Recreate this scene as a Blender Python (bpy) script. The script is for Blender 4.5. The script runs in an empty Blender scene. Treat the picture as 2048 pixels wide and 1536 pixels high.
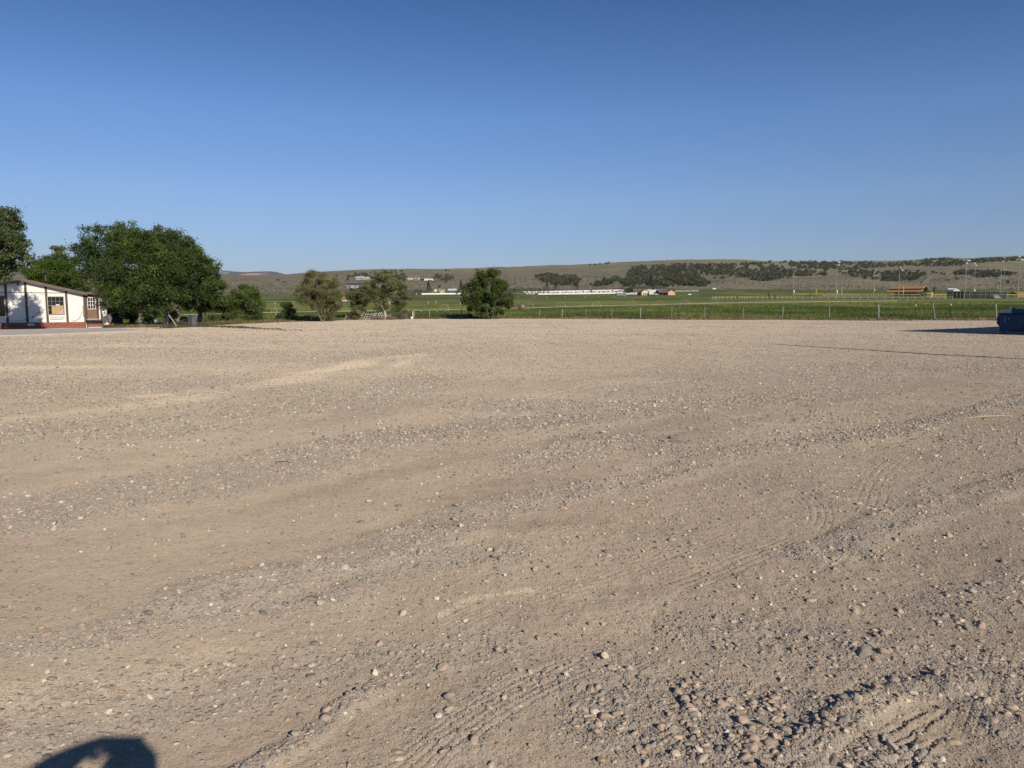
import bpy, math, random
import numpy as np
from mathutils import Vector, Matrix

random.seed(7)
RNG = np.random.default_rng(11)
R = math.radians
SC = bpy.context.scene
COL = SC.collection

# ------------------------------------------------------------------ camera
FPX, CX, CY, HORIZ, CAMH = 1538.0, 1024.0, 768.0, 606.0, 1.65   # in pixels of a 2048 x 1536 frame
PITCH = math.atan((CY - HORIZ) / FPX)
cam_d = bpy.data.cameras.new('camera')
cam_d.sensor_fit = 'HORIZONTAL'
cam_d.sensor_width = 36.0
cam_d.lens = 36.0 * FPX / 2048.0
cam_d.clip_start = 0.05
cam_d.clip_end = 40000.0
cam = bpy.data.objects.new('camera', cam_d)
COL.objects.link(cam)
cam.location = (0, 0, CAMH)
cam.rotation_euler = (R(90) - PITCH, 0, 0)
SC.camera = cam

# ------------------------------------------------------------------ world, sun, exposure
SUN_AZ, SUN_EL = R(28.0), R(28.0)           # light travels 28 degrees to the left of straight ahead
w = bpy.data.worlds.new("World")
SC.world = w
w.use_nodes = True
nt = w.node_tree
nt.nodes.clear()
wo = nt.nodes.new('ShaderNodeOutputWorld')
bg = nt.nodes.new('ShaderNodeBackground')
sky = nt.nodes.new('ShaderNodeTexSky')
sky.sky_type = 'NISHITA'
sky.sun_disc = False
sky.sun_elevation = SUN_EL
sky.sun_rotation = math.pi - SUN_AZ
sky.altitude = 2100
sky.air_density = 1.0
sky.dust_density = 0.0
sky.ozone_density = 6.0
bg.inputs['Strength'].default_value = 0.0875
# the band of dry haze low over the horizon and the deeper blue above it
wtc = nt.nodes.new('ShaderNodeTexCoord'); wsp = nt.nodes.new('ShaderNodeSeparateXYZ'); nt.links.new(wtc.outputs['Generated'], wsp.inputs[0])
wrp = nt.nodes.new('ShaderNodeValToRGB')
for e in range(3): wrp.color_ramp.elements.new(.5)
for e, (p_, c_) in zip(wrp.color_ramp.elements, ((0.0, (.80, .62, .58)), (.05, (.98, .82, .81)), (.13, (1.22, 1.06, 1.03)), (.225, (1.1, 1.13, 1.17)), (.37, (.58, .81, .95)))):
    e.position = p_; e.color = (*c_, 1)
nt.links.new(wsp.outputs['Z'], wrp.inputs[0])
wmx = nt.nodes.new('ShaderNodeMix'); wmx.data_type = 'RGBA'; wmx.blend_type = 'MULTIPLY'; wmx.inputs[0].default_value = 1.0
nt.links.new(sky.outputs[0], wmx.inputs[6]); nt.links.new(wrp.outputs[0], wmx.inputs[7])
nt.links.new(wmx.outputs[2], bg.inputs['Color'])
nt.links.new(bg.outputs[0], wo.inputs['Surface'])

sun_d = bpy.data.lights.new('sun', 'SUN')
sun_d.energy = 4.7
sun_d.angle = R(0.53)
sun_d.color = (1.0, 0.90, 0.77)
sun = bpy.data.objects.new('sun', sun_d)
COL.objects.link(sun)
SUN_L = Vector((-math.sin(SUN_AZ) * math.cos(SUN_EL), math.cos(SUN_AZ) * math.cos(SUN_EL), -math.sin(SUN_EL)))
sun.rotation_euler = SUN_L.to_track_quat('-Z', 'Y').to_euler()
sun.location = (20, -30, 40)

SC.view_settings.view_transform = 'Standard'
SC.view_settings.look = 'None'
SC.view_settings.exposure = 0.0
SC.view_settings.gamma = 1.0
SC.view_settings.use_curve_mapping = False
SC.cycles.max_bounces = 6
SC.cycles.transparent_max_bounces = 12

# ------------------------------------------------------------------ noise (numpy)
def _h(ix, iy, seed):
    n = (ix.astype(np.int64) * 374761393 + iy.astype(np.int64) * 668265263 + seed * 1442695041) & 0xFFFFFFFF
    n = ((n ^ (n >> 13)) * 1274126177) & 0xFFFFFFFF
    n = (n ^ (n >> 16)) & 0xFFFFFFFF
    n = (n * 2246822519) & 0xFFFFFFFF
    return ((n ^ (n >> 15)) & 0xFFFFFF).astype(np.float64) / 16777215.0

def vnoise(x, y, seed=0):
    x = np.asarray(x, float); y = np.asarray(y, float)
    ix = np.floor(x); iy = np.floor(y)
    fx = x - ix; fy = y - iy
    fx = fx * fx * (3 - 2 * fx); fy = fy * fy * (3 - 2 * fy)
    a = _h(ix, iy, seed); b = _h(ix + 1, iy, seed); c = _h(ix, iy + 1, seed); d = _h(ix + 1, iy + 1, seed)
    return (a + (b - a) * fx) * (1 - fy) + (c + (d - c) * fx) * fy          # 0..1

def fbm(x, y, wl, octs=4, seed=0, gain=0.5):
    s = 0; a = 1.0; t = 0
    for k in range(octs):
        s = s + a * (vnoise(np.asarray(x) / wl + 17.3 * k, np.asarray(y) / wl - 9.1 * k, seed + k) - 0.5)
        t += a; a *= gain; wl *= 0.5
    return s / t                                                             # about -0.5..0.5

def sstep(a, b, x):
    t = np.clip((np.asarray(x, float) - a) / (b - a), 0, 1)
    return t * t * (3 - 2 * t)

# ------------------------------------------------------------------ the lie of the land
# columns: bearing (as tan, written in frame pixels); rows: distance ahead
FD = [0, 60, 75, 100, 130, 180, 250, 350, 450, 520, 650, 750]
FZ = [0, 0, 0, -.12, -.10, .42, 1.3, 3.0, 5.2, 6.9, 10.6, 14.0]
HPX = [-4500, -600, 0, 430, 550, 609, 646, 840, 955, 1006, 1100, 1180, 1245, 1368, 1460, 1571, 1640, 1700, 1760, 1802, 1853, 1890, 1921, 1989, 2048, 2600, 6000]
HC3 = [548, 552, 553, 553, 551, 547.7, 546, 543, 540.8, 537.7, 533, 530.2, 524.6, 520, 521, 522.5, 522.6, 519.2, 519.4, 521, 518, 516.3, 519.6, 517, 515.5, 512, 515]
HC2 = [None] * 15 + [537, 541, 538.4, 533, 532, 530.5, 530, 529.4, 527.5, 525.7, 522, 522]
HC1 = [None] * 15 + [566, 554, 551, 560, 561.5, 556, 549, 550, 554.5, 554, 552, 552]
HD = [750, 900, 1000, 1080, 1200, 1350, 1450, 1700, 2200, 3200]
def _hill_rows():
    out = []
    for i, px in enumerate(HPX):
        c = HC3[i]; f = 580.5
        plain = [f, c + .60 * (f - c), c + .40 * (f - c), c + .30 * (f - c), c + .16 * (f - c), c + .05 * (f - c), c + .015 * (f - c), c, c + 17, c + 28]
        if HC2[i] is not None:
            c1, c2 = HC1[i], HC2[i]
            row = [f, c1 + .35 * (f - c1), c1, c1 + 5.0, c2 + .42 * (c1 + 4 - c2), c2, c2 + 2.5, c, c + 17, c + 28]
            if px == 1571:
                row = [.5 * (a + b) for a, b in zip(row, plain)]
            out.append(row)
        else:
            out.append(plain)
    return np.array(out)
_T = _hill_rows()
_gpx = np.arange(-4500, 6001, 12.0)
_Y = np.stack([np.interp(_gpx, HPX, _T[:, j]) for j in range(len(HD))], 1)
_k = np.array([1, 2, 3, 2, 1]) / 9.0
for j in range(_Y.shape[1]):
    e = np.pad(_Y[:, j], 2, mode='edge')
    _Y[:, j] = np.convolve(e, _k, mode='valid')
_Zh = CAMH - (_Y - HORIZ) * np.array(HD)[None, :] / FPX
_gd = np.geomspace(750, 3200, 240)
_Zg = np.stack([np.interp(_gd, HD, _Zh[i]) for i in range(len(_gpx))], 0)
for _ in range(2):
    e = np.pad(_Zg, ((0, 0), (1, 1)), mode='edge')
    _Zg = (e[:, :-2] + 2 * e[:, 1:-1] + e[:, 2:]) / 4

def ground_z(x, y):
    """height of the land at a point (smooth part, numpy)"""
    x = np.asarray(x, float); y = np.asarray(y, float)
    yy = np.maximum(y, 0.01)
    px = np.clip(x / yy * FPX + CX, -4490, 5980)
    z = np.interp(yy, FD, FZ)
    left = -0.45 * sstep(14, 40, -x) * (1 - sstep(85, 170, yy)) * sstep(12, 40, yy)
    tilt = np.clip(x, -60, 120) * 0.0085 * sstep(85, 130, yy) * (1 - sstep(230, 480, yy))
    z = z + left + tilt
    ld = np.clip((np.log(np.maximum(yy, 750.0)) - math.log(750)) / (math.log(3200) - math.log(750)) * 239, 0, 238.999)
    lp = np.clip((px + 4500) / 12.0, 0, len(_gpx) - 1.001)
    i = lp.astype(int); j = ld.astype(int); fi = lp - i; fj = ld - j
    zh = (_Zg[i, j] * (1 - fi) + _Zg[i + 1, j] * fi) * (1 - fj) + (_Zg[i, j + 1] * (1 - fi) + _Zg[i + 1, j + 1] * fi) * fj
    b = sstep(640, 780, yy)
    z = z * (1 - b) + np.where(yy > 640, zh, 0) * b
    z = z + fbm(x, y, 260, 4, 5) * 14 * sstep(760, 1000, yy)
    return z

def ray(px, py):
    a = (px - CX) / FPX; b = (py - CY) / FPX
    s, c = math.sin(PITCH), math.cos(PITCH)
    return Vector((a, c - b * s, -s - b * c))

def at(px, py, y):
    """the point seen at pixel (px, py) that lies y metres ahead"""
    r = ray(px, py)
    t = y / r.y
    return Vector((r.x * t, y, CAMH + r.z * t))

def on(px, y):
    """the point of the ground on bearing px, y metres ahead"""
    a = (px - CX) / (FPX * math.cos(PITCH) - 0) * y
    r = ray(px, HORIZ)
    x = r.x / r.y * y
    return Vector((x, y, float(ground_z(x, y))))

_dd = np.concatenate([np.linspace(2, 60, 1500), np.geomspace(60, 3000, 3500)[1:]])
def hit(px, py):
    """the first point of the land seen at pixel (px, py)"""
    r = ray(px, py)
    x = r.x / r.y * _dd; z = CAMH + r.z / r.y * _dd
    g = ground_z(x, _dd)
    k = np.nonzero(g >= z)[0]
    i = int(k[0]) if len(k) else len(_dd) - 1
    return Vector((float(x[i]), float(_dd[i]), float(g[i])))

def flat(px, py):
    r = ray(px, py); t = CAMH / -r.z
    return (r.x * t, r.y * t)

# ------------------------------------------------------------------ materials
MATS = {}
def mat_nodes(name):
    m = bpy.data.materials.new(name); m.use_nodes = True
    n = m.node_tree.nodes; l = m.node_tree.links
    return m, n, l, n['Principled BSDF']

def pm(name, c1, c2=None, scale=4.0, rough=0.8, bump=0.0, metal=0.0, stretch=(1, 1, 1), detail=5, bscale=None):
    """plain procedural surface: two tones mixed by noise, with an optional bump"""
    if name in MATS: return MATS[name]
    m, n, l, b = mat_nodes(name)
    c2 = c2 or tuple(v * 0.75 for v in c1)
    tc = n.new('ShaderNodeTexCoord'); mp = n.new('ShaderNodeMapping'); mp.inputs['Scale'].default_value = stretch
    l.new(tc.outputs['Object'], mp.inputs[0])
    nz = n.new('ShaderNodeTexNoise'); nz.inputs['Scale'].default_value = scale; nz.inputs['Detail'].default_value = detail
    l.new(mp.outputs[0], nz.inputs['Vector'])
    rp = n.new('ShaderNodeValToRGB'); rp.color_ramp.elements[0].position = .36; rp.color_ramp.elements[1].position = .64
    rp.color_ramp.elements[0].color = (*c1, 1); rp.color_ramp.elements[1].color = (*c2, 1)
    l.new(nz.outputs['Fac'], rp.inputs[0]); l.new(rp.outputs[0], b.inputs['Base Color'])
    b.inputs['Roughness'].default_value = rough; b.inputs['Metallic'].default_value = metal
    if bump:
        bp = n.new('ShaderNodeBump'); bp.inputs['Strength'].default_value = bump; bp.inputs['Distance'].default_value = 0.02
        n2 = n.new('ShaderNodeTexNoise'); n2.inputs['Scale'].default_value = bscale or scale * 4; n2.inputs['Detail'].default_value = 4
        l.new(mp.outputs[0], n2.inputs['Vector']); l.new(n2.outputs['Fac'], bp.inputs['Height']); l.new(bp.outputs[0], b.inputs['Normal'])
    MATS[name] = m
    return m

def leaf_mat(name, dark, light, trans=0.25, mid=None):
    """leaves: a tint per leaf, some light let through"""
    if name in MATS: return MATS[name]
    m, n, l, b = mat_nodes(name)
    at_ = n.new('ShaderNodeAttribute'); at_.attribute_name = 'tint'
    rp = n.new('ShaderNodeValToRGB')
    rp.color_ramp.elements[0].color = (*dark, 1); rp.color_ramp.elements[1].color = (*light, 1)
    if mid:
        e = rp.color_ramp.elements.new(0.5); e.color = (*mid, 1)
    l.new(at_.outputs['Fac'], rp.inputs[0])
    l.new(rp.outputs[0], b.inputs['Base Color'])
    b.inputs['Roughness'].default_value = 0.62
    b.inputs['Specular IOR Level'].default_value = 0.25
    tr = n.new('ShaderNodeBsdfTranslucent')
    l.new(rp.outputs[0], tr.inputs['Color'])
    mx = n.new('ShaderNodeMixShader'); mx.inputs[0].default_value = trans
    l.new(b.outputs[0], mx.inputs[1]); l.new(tr.outputs[0], mx.inputs[2])
    l.new(mx.outputs[0], n['Material Output'].inputs['Surface'])
    MATS[name] = m
    return m

# ------------------------------------------------------------------ mesh building
class MB:
    def __init__(s): s.v = []; s.f = []
    def add(s, vs, fs):
        o = len(s.v); s.v += [tuple(p) for p in vs]; s.f += [tuple(i + o for i in f) for f in fs]; return s
    def box(s, c, size, rz=0.0, rx=0.0, ry=0.0):
        M = Matrix.Rotation(rz, 3, 'Z') @ Matrix.Rotation(ry, 3, 'Y') @ Matrix.Rotation(rx, 3, 'X')
        c = Vector(c); h = [q / 2 for q in size]
        vs = [c + M @ Vector((sx * h[0], sy * h[1], sz * h[2])) for sx in (-1, 1) for sy in (-1, 1) for sz in (-1, 1)]
        return s.add(vs, [(0, 1, 3, 2), (4, 6, 7, 5), (0, 4, 5, 1), (2, 3, 7, 6), (0, 2, 6, 4), (1, 5, 7, 3)])
    def span(s, x0, x1, y0, y1, z0, z1):
        return s.box(((x0 + x1) / 2, (y0 + y1) / 2, (z0 + z1) / 2), (abs(x1 - x0), abs(y1 - y0), abs(z1 - z0)))
    def tube(s, pts, rad, n=8, cap=True):
        pts = [Vector(p) for p in pts]
        if not hasattr(rad, '__len__'): rad = [rad] * len(pts)
        rings = []; up = None
        for i, p in enumerate(pts):
            t = (pts[min(i + 1, len(pts) - 1)] - pts[max(i - 1, 0)])
            t = t.normalized() if t.length > 1e-9 else Vector((0, 0, 1))
            ref = Vector((0, 0, 1)) if abs(t.z) < .9 else Vector((1, 0, 0))
            if up is None: a = t.cross(ref).normalized()
            else:
                a = up - t * up.dot(t)
                a = a.normalized() if a.length > 1e-6 else t.cross(ref).normalized()
            up = a; b = t.cross(a)
            rings.append([p + (a * math.cos(2 * math.pi * k / n) + b * math.sin(2 * math.pi * k / n)) * rad[i] for k in range(n)])
        vs = [q for r_ in rings for q in r_]; fs = []
        for i in range(len(pts) - 1):
            for k in range(n):
                fs.append((i * n + k, i * n + (k + 1) % n, (i + 1) * n + (k + 1) % n, (i + 1) * n + k))
        if cap:
            fs.append(tuple(range(n - 1, -1, -1))); fs.append(tuple((len(pts) - 1) * n + k for k in range(n)))
        return s.add(vs, fs)
    def prism(s, poly, y0, y1):
        """poly of (x, z) pushed from y0 to y1"""
        n = len(poly)
        vs = [(x, y0, z) for x, z in poly] + [(x, y1, z) for x, z in poly]
        fs = [tuple(range(n)), tuple(range(2 * n - 1, n - 1, -1))] + [(i, i + n, (i + 1) % n + n, (i + 1) % n) for i in range(n)]
        return s.add(vs, fs)
    def slab(s, quad, th):
        """four points (a plane) thickened downwards"""
        q = [Vector(p) for p in quad]; d = Vector((0, 0, -th))
        return s.add(q + [p + d for p in q], [(0, 1, 2, 3), (7, 6, 5, 4), (0, 4, 5, 1), (1, 5, 6, 2), (2, 6, 7, 3), (3, 7, 4, 0)])
    def ball(s, c, r, seg=8, ring=5):
        c = Vector(c); r = r if hasattr(r, '__len__') else (r, r, r)
        vs = [c + Vector((0, 0, r[2]))]; fs = []
        for i in range(1, ring):
            th = math.pi * i / ring
            for k in range(seg):
                ph = 2 * math.pi * k / seg
                vs.append(c + Vector((r[0] * math.sin(th) * math.cos(ph), r[1] * math.sin(th) * math.sin(ph), r[2] * math.cos(th))))
        vs.append(c - Vector((0, 0, r[2])))
        for k in range(seg):
            fs.append((0, 1 + k, 1 + (k + 1) % seg))
            fs.append((len(vs) - 1, 1 + (ring - 2) * seg + (k + 1) % seg, 1 + (ring - 2) * seg + k))
        for i in range(ring - 2):
            for k in range(seg):
                a = 1 + i * seg + k; b = 1 + i * seg + (k + 1) % seg
                fs.append((a, a + seg, b + seg, b))
        return s.add(vs, fs)

def link(name, me, m=None, parent=None, loc=None):
    o = bpy.data.objects.new(name, me); COL.objects.link(o)
    if m is not None and not me.materials: me.materials.append(m)
    if parent is not None: o.parent = parent
    if loc is not None: o.location = loc
    return o

def part(name, mb, m, parent=None, smooth=False, label=None, bevel=0.0):
    me = bpy.data.meshes.new(name)
    me.from_pydata(mb.v, [], mb.f); me.update()
    if smooth: me.polygons.foreach_set('use_smooth', [True] * len(me.polygons))
    o = link(name, me, m, parent)
    if bevel:
        bv = o.modifiers.new('edges', 'BEVEL'); bv.width = bevel; bv.segments = 2
    if label: o['label'] = label
    return o

def thing(name, label, cat, loc=(0, 0, 0), rz=0.0, group=None):
    o = bpy.data.objects.new(name, None); COL.objects.link(o)
    o.empty_display_size = .2
    o.location = loc; o.rotation_euler = (0, 0, rz); o['label'] = label; o['category'] = cat
    if group: o['group'] = group
    return o

def tag(o, label, cat, group=None):
    o['label'] = label; o['category'] = cat
    if group: o['group'] = group
    return o

def mesh_np(name, V, F, m=None, parent=None, kind=None, smooth=False, attrs=None):
    """mesh from numpy arrays; F is (n,3) or (n,4)"""
    me = bpy.data.meshes.new(name)
    V = np.ascontiguousarray(V, np.float32); F = np.ascontiguousarray(F, np.int32)
    k = F.shape[1]
    me.vertices.add(len(V)); me.vertices.foreach_set('co', V.ravel())
    me.loops.add(F.size); me.loops.foreach_set('vertex_index', F.ravel())
    me.polygons.add(len(F)); me.polygons.foreach_set('loop_start', np.arange(0, F.size, k, dtype=np.int32))
    me.polygons.foreach_set('loop_total', np.full(len(F), k, np.int32))
    if smooth: me.polygons.foreach_set('use_smooth', np.ones(len(F), bool))
    me.update(calc_edges=True)
    for an, (dom, arr) in (attrs or {}).items():
        if arr.ndim == 1:
            a = me.attributes.new(an, 'FLOAT', dom); a.data.foreach_set('value', arr.astype(np.float32))
        else:
            a = me.attributes.new(an, 'FLOAT_COLOR', dom)
            c = np.ones((len(arr), 4), np.float32); c[:, :3] = arr; a.data.foreach_set('color', c.ravel())
    o = link(name, me, m, parent)
    if kind: o['kind'] = kind
    return o

def grid_faces(nr, nc):
    i = np.arange(nr - 1)[:, None] * nc + np.arange(nc - 1)[None, :]
    return np.stack([i, i + 1, i + nc + 1, i + nc], -1).reshape(-1, 4)

def pl_dist(x, y, pts):
    """distance to a polyline and signed side offset"""
    best = np.full(x.shape, 1e9); side = np.zeros(x.shape); along = np.zeros(x.shape); acc = 0.0
    for (ax, ay), (bx, by) in zip(pts[:-1], pts[1:]):
        dx, dy = bx - ax, by - ay; L = math.hypot(dx, dy)
        t = np.clip(((x - ax) * dx + (y - ay) * dy) / (L * L), 0, 1)
        qx, qy = x - ax - t * dx, y - ay - t * dy
        d = np.hypot(qx, qy); k = d < best
        best = np.where(k, d, best); side = np.where(k, (dx * qy - dy * qx) / L, side); along = np.where(k, acc + t * L, along)
        acc += L
    return best, side, along

def smooth_pl(pts, n=6):
    P = [pts[0]] + list(pts) + [pts[-1]]; out = []
    for i in range(1, len(P) - 2):
        p0, p1, p2, p3 = (np.array(q, float) for q in P[i - 1:i + 3])
        for k in range(n):
            t = k / n
            out.append(tuple(.5 * (2 * p1 + (p2 - p0) * t + (2 * p0 - 5 * p1 + 4 * p2 - p3) * t * t + (3 * p1 - p0 - 3 * p2 + p3) * t ** 3)))
    out.append(tuple(pts[-1]))
    return out
# ================================================================== THE GROUND
EPX = [-6000, 0, 215, 300, 400, 450, 520, 600, 640, 720, 800, 970, 1100, 1300, 1565, 1800, 2048, 6000]
ED = [64, 66, 64, 62.5, 63.5, 66, 70, 74, 74.5, 78, 83, 85, 82, 79, 75.5, 74, 74, 74]
def d_edge(px): return np.interp(px, EPX, ED)

def F(pts): return [flat(*p) for p in pts]
# windrows and beds of stones left by grading: (polyline, half width m, stones, height m)
BEDS = [
    (F([(-200, 1075), (0, 1040), (250, 990), (520, 930), (720, 885), (900, 862), (1150, 835)]), .62, 1.7, .012),
    (F([(100, 1010), (380, 985), (560, 945), (700, 905)]), .42, 1.8, .015),
    (F([(430, 1190), (700, 1125), (1000, 1012), (1150, 985), (1350, 950), (1480, 905), (1700, 878), (1850, 848), (2048, 800), (2300, 740)]), .30, 1.1, .035),
    (F([(1085, 925), (1180, 885), (1300, 885), (1360, 900)]), .55, 1.2, .03),
    (F([(1230, 1440), (1420, 1470), (1600, 1500), (1760, 1560)]), .26, 3.0, .02),
    (F([(1320, 1400), (1500, 1420), (1640, 1440)]), .20, 1.7, .012),
    (F([(1570, 1560), (1660, 1480), (1730, 1425), (1820, 1385), (1920, 1370)]), .09, 1.2, .05),
    (F([(1640, 1110), (1800, 1040), (1930, 1000), (2048, 965), (2250, 900)]), .22, .8, .03),
    (F([(1560, 1110), (1700, 1105), (1760, 1120)]), .12, 1.5, .02),
    (F([(-300, 1330), (0, 1290), (200, 1275), (330, 1230), (640, 1205), (800, 1130), (1010, 1105)]), .20, 1.0, .008),
    (F([(-200, 1470), (100, 1440), (420, 1390), (700, 1330), (1000, 1290)]), .30, .7, .0),
    (F([(480, 1560), (620, 1480), (690, 1420), (760, 1385)]), .08, 1.2, .025),
    (F([(740, 806), (850, 802), (1000, 810), (1250, 818), (1500, 806), (1700, 790)]), 1.0, .8, .02),
    (F([(-100, 880), (150, 865), (330, 850), (520, 818), (700, 792), (860, 760)]), 1.1, .7, .01),
    (F([(-100, 770), (150, 775), (330, 765), (500, 775)]), 1.6, .6, .01),
    (F([(-100, 700), (300, 705), (600, 715), (900, 700)]), 2.6, .5, .01),
    (F([(1350, 770), (1600, 745), (1900, 735), (2100, 730)]), 2.5, .5, .01),
    (F([(1500, 960), (1600, 985), (1750, 1000), (1900, 990)]), .5, .4, .01),
    (F([(900, 1480), (1000, 1390), (1150, 1350), (1250, 1330)]), .22, .8, .008),
    (F([(1450, 1270), (1650, 1300), (1850, 1330), (2048, 1400)]), .35, .9, .012),
    (F([(1900, 1230), (2048, 1180), (2200, 1130)]), .25, .8, .012),
]
# pale powdery dirt
DUST = [
    (F([(620, 745), (700, 732), (760, 718), (835, 712)]), .75, 1.0),
    (F([(300, 790), (520, 765), (640, 745), (760, 742), (835, 714)]), .5, .6),
    (F([(-100, 845), (200, 818), (420, 790), (640, 745)]), .7, .6),
    (F([(-100, 696), (200, 692), (450, 695), (650, 690), (900, 684)]), 1.0, .35),
    (F([(0, 735), (250, 732), (470, 738)]), .9, .55),
    (F([(880, 1232), (950, 1196), (1060, 1180)]), .05, .9),
    (F([(-100, 1400), (200, 1370), (500, 1290)]), .35, .5),
    (F([(1640, 1110), (1700, 1120)]), .12, .8),
    (F([(1690, 1460), (1740, 1430), (1800, 1405)]), .07, .8),
    (F([(900, 800), (1100, 770), (1300, 760)]), 1.2, .35),
]
# dark, packed wheel lanes
DARK = [
    (F([(-200, 1130), (100, 1090), (400, 1040), (640, 985), (850, 930), (1000, 905)]), .34, .5),
    (F([(-200, 905), (150, 890), (420, 868), (640, 842)]), .7, .55),
    (F([(300, 1200), (620, 1110), (820, 1080)]), .25, .5),
    (F([(1100, 885), (1300, 855), (1500, 820)]), .5, .6),
    (F([(-200, 985), (100, 945), (400, 888), (700, 832), (1000, 785), (1250, 745)]), .75, .45),
    (F([(900, 1000), (1150, 945), (1400, 868), (1750, 788), (2000, 735)]), .45, .5),
    (F([(-200, 1215), (100, 1165), (450, 1105), (760, 1060), (1000, 1050), (1200, 1040)]), .22, .5),
    (F([(1000, 1270), (1250, 1190), (1500, 1130), (1650, 1080)]), .20, .4),
    (F([(1300, 735), (1700, 770), (1900, 800)]), 1.0, .4),
    (F([(820, 648), (1150, 645), (1500, 646), (1900, 649), (2200, 652)]), 2.2, .7),
    (F([(480, 652), (700, 650), (950, 654), (1200, 656)]), 1.6, .45),
]
# tyre tracks: centre line, number of grooves, spacing, depth, groove width
TRACKS = [
    (F([(1395, 815), (1405, 850), (1440, 890), (1500, 915)]), 4, .07, .010, .016),
    (F([(1740, 780), (1660, 800), (1635, 830), (1690, 868), (1760, 885), (1850, 915)]), 5, .06, .012, .016),
    (F([(1735, 790), (1712, 815), (1706, 840), (1712, 862)]), 5, .08, .008, .018),
    (F([(1540, 960), (1605, 985), (1640, 1020), (1632, 1055), (1580, 1085), (1470, 1130), (1330, 1190)]), 4, .055, .008, .014),
    (F([(1800, 920), (1765, 950), (1740, 1010)]), 4, .07, .008, .016),
    (F([(1980, 910), (2060, 945), (2140, 990)]), 4, .06, .010, .016),
    (F([(800, 1560), (900, 1480), (1010, 1405), (1130, 1345)]), 6, .035, .007, .012),
    (F([(1930, 1480), (1975, 1360), (2020, 1240), (2090, 1130), (2200, 1000)]), 4, .04, .005, .010),
    (F([(920, 1240), (1000, 1205), (1090, 1185)]), 6, .035, .006, .010),
    (F([(1100, 1190), (1300, 1120), (1480, 1050)]), 6, .05, .004, .014),
]
TREAD = [(F([(1868, 1432), (1830, 1462), (1785, 1498)])), (F([(1888, 1420), (1850, 1458), (1790, 1520)])),
         (F([(1850, 1500), (1822, 1530), (1800, 1560)])), (F([(1870, 1485), (1850, 1510), (1826, 1545)])), (F([(1838, 1428), (1800, 1455), (1765, 1480)]))]

def box_of(x, y, P, m):
    xs = [p[0] for p in P]; ys = [p[1] for p in P]
    return np.nonzero((x > min(xs) - m) & (x < max(xs) + m) & (y > min(ys) - m) & (y < max(ys) + m))

def bed_field(x, y):
    s = np.zeros(x.shape); h = np.zeros(x.shape)
    wob = fbm(x, y, .9, 3, 51) * .9
    for pts, hw, st, ht in BEDS:
        P = smooth_pl(pts, 4); b = box_of(x, y, P, hw * 2.1)
        if not len(b[0]): continue
        d, sd, al = pl_dist(x[b], y[b], P)
        k = 1 - sstep(.45, 1.25, d / hw + wob[b] * .9)
        s[b] = np.maximum(s[b], k * st); h[b] = np.maximum(h[b], k * ht)
    return s, h

def mask_field(x, y, L):
    s = np.zeros(x.shape)
    wob = fbm(x, y, .8, 3, 77)
    brk = .35 + 1.3 * vnoise(x / 2.3, y / 2.3, 78)
    for pts, hw, st in L:
        P = smooth_pl(pts, 4); b = box_of(x, y, P, hw * 2.1)
        if not len(b[0]): continue
        d, sd, al = pl_dist(x[b], y[b], P)
        s[b] = np.maximum(s[b], np.minimum(st * brk[b], 1) * (1 - sstep(.1, 1.3, d / hw + wob[b] * .9)))
    return s

def lot_height(x, y, sp=None):
    """bumps of the lot on top of ground_z; sp is the mesh spacing (wavelengths under it are dropped)"""
    if sp is None: sp = np.full(np.shape(x), .004)
    h = fbm(x, y, 9.0, 3, 3) * .10 * sstep(4, 14, y) + fbm(x, y, 1.4, 3, 8) * .022
    bs, bh = bed_field(x, y)
    h = h + bh * (.35 + 1.0 * vnoise(x / .16, y / .16, 19)) * .8
    for wl, a, seed in ((.35, .010, 21), (.16, .0075, 22), (.075, .0058, 23), (.036, .0038, 24), (.018, .0022, 25)):
        wgt = np.clip((wl / sp - 2.0) / 2.0, 0, 1)
        rough = .45 + .55 * sstep(-3, 2.5, x + fbm(x, y, 2.5, 2, 31) * 5) + .6 * np.minimum(bs, 1)
        nz = vnoise(x / wl, y / wl, seed)
        h = h + a * wgt * rough * (np.abs(nz - .5) * 2 if wl < .1 else (nz - .5) * 1.6)
    for pts, n, gap, dep, gw in TRACKS:
        pts = smooth_pl(pts, 5)
        xs = [p[0] for p in pts]; ys = [p[1] for p in pts]
        k = np.nonzero((x > min(xs) - .5) & (x < max(xs) + .5) & (y > min(ys) - .5) & (y < max(ys) + .5))
        if not len(k[0]): continue
        d, sd, al = pl_dist(x[k], y[k], pts)
        half = n * gap / 2
        off = (sd + half) / gap; fr = np.abs(off - np.floor(off) - .5) * gap
        inside = (np.abs(sd) < half) & (d < half)
        fade = (vnoise(x[k] / .3, y[k] / .3, 61) > .33)
        g = np.exp(-(fr / (gw * .5)) ** 2) * dep * .8 * inside * fade
        hh = h[k]; hh = hh - g; h[k] = hh
    for pts in TREAD:
        b = box_of(x, y, pts, .1)
        if not len(b[0]): continue
        d, sd, al = pl_dist(x[b], y[b], smooth_pl(pts, 4))
        sw = sd + np.sin(al * 70) * .004 + (vnoise(x[b] / .025, y[b] / .025, 9) - .5) * .018
        hh = h[b]; h[b] = hh - .0075 * np.exp(-(np.where(d < .05, np.abs(sw), 9) / .0055) ** 2) + .004 * np.exp(-((d - .02) / .010) ** 2)
    return h

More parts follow.
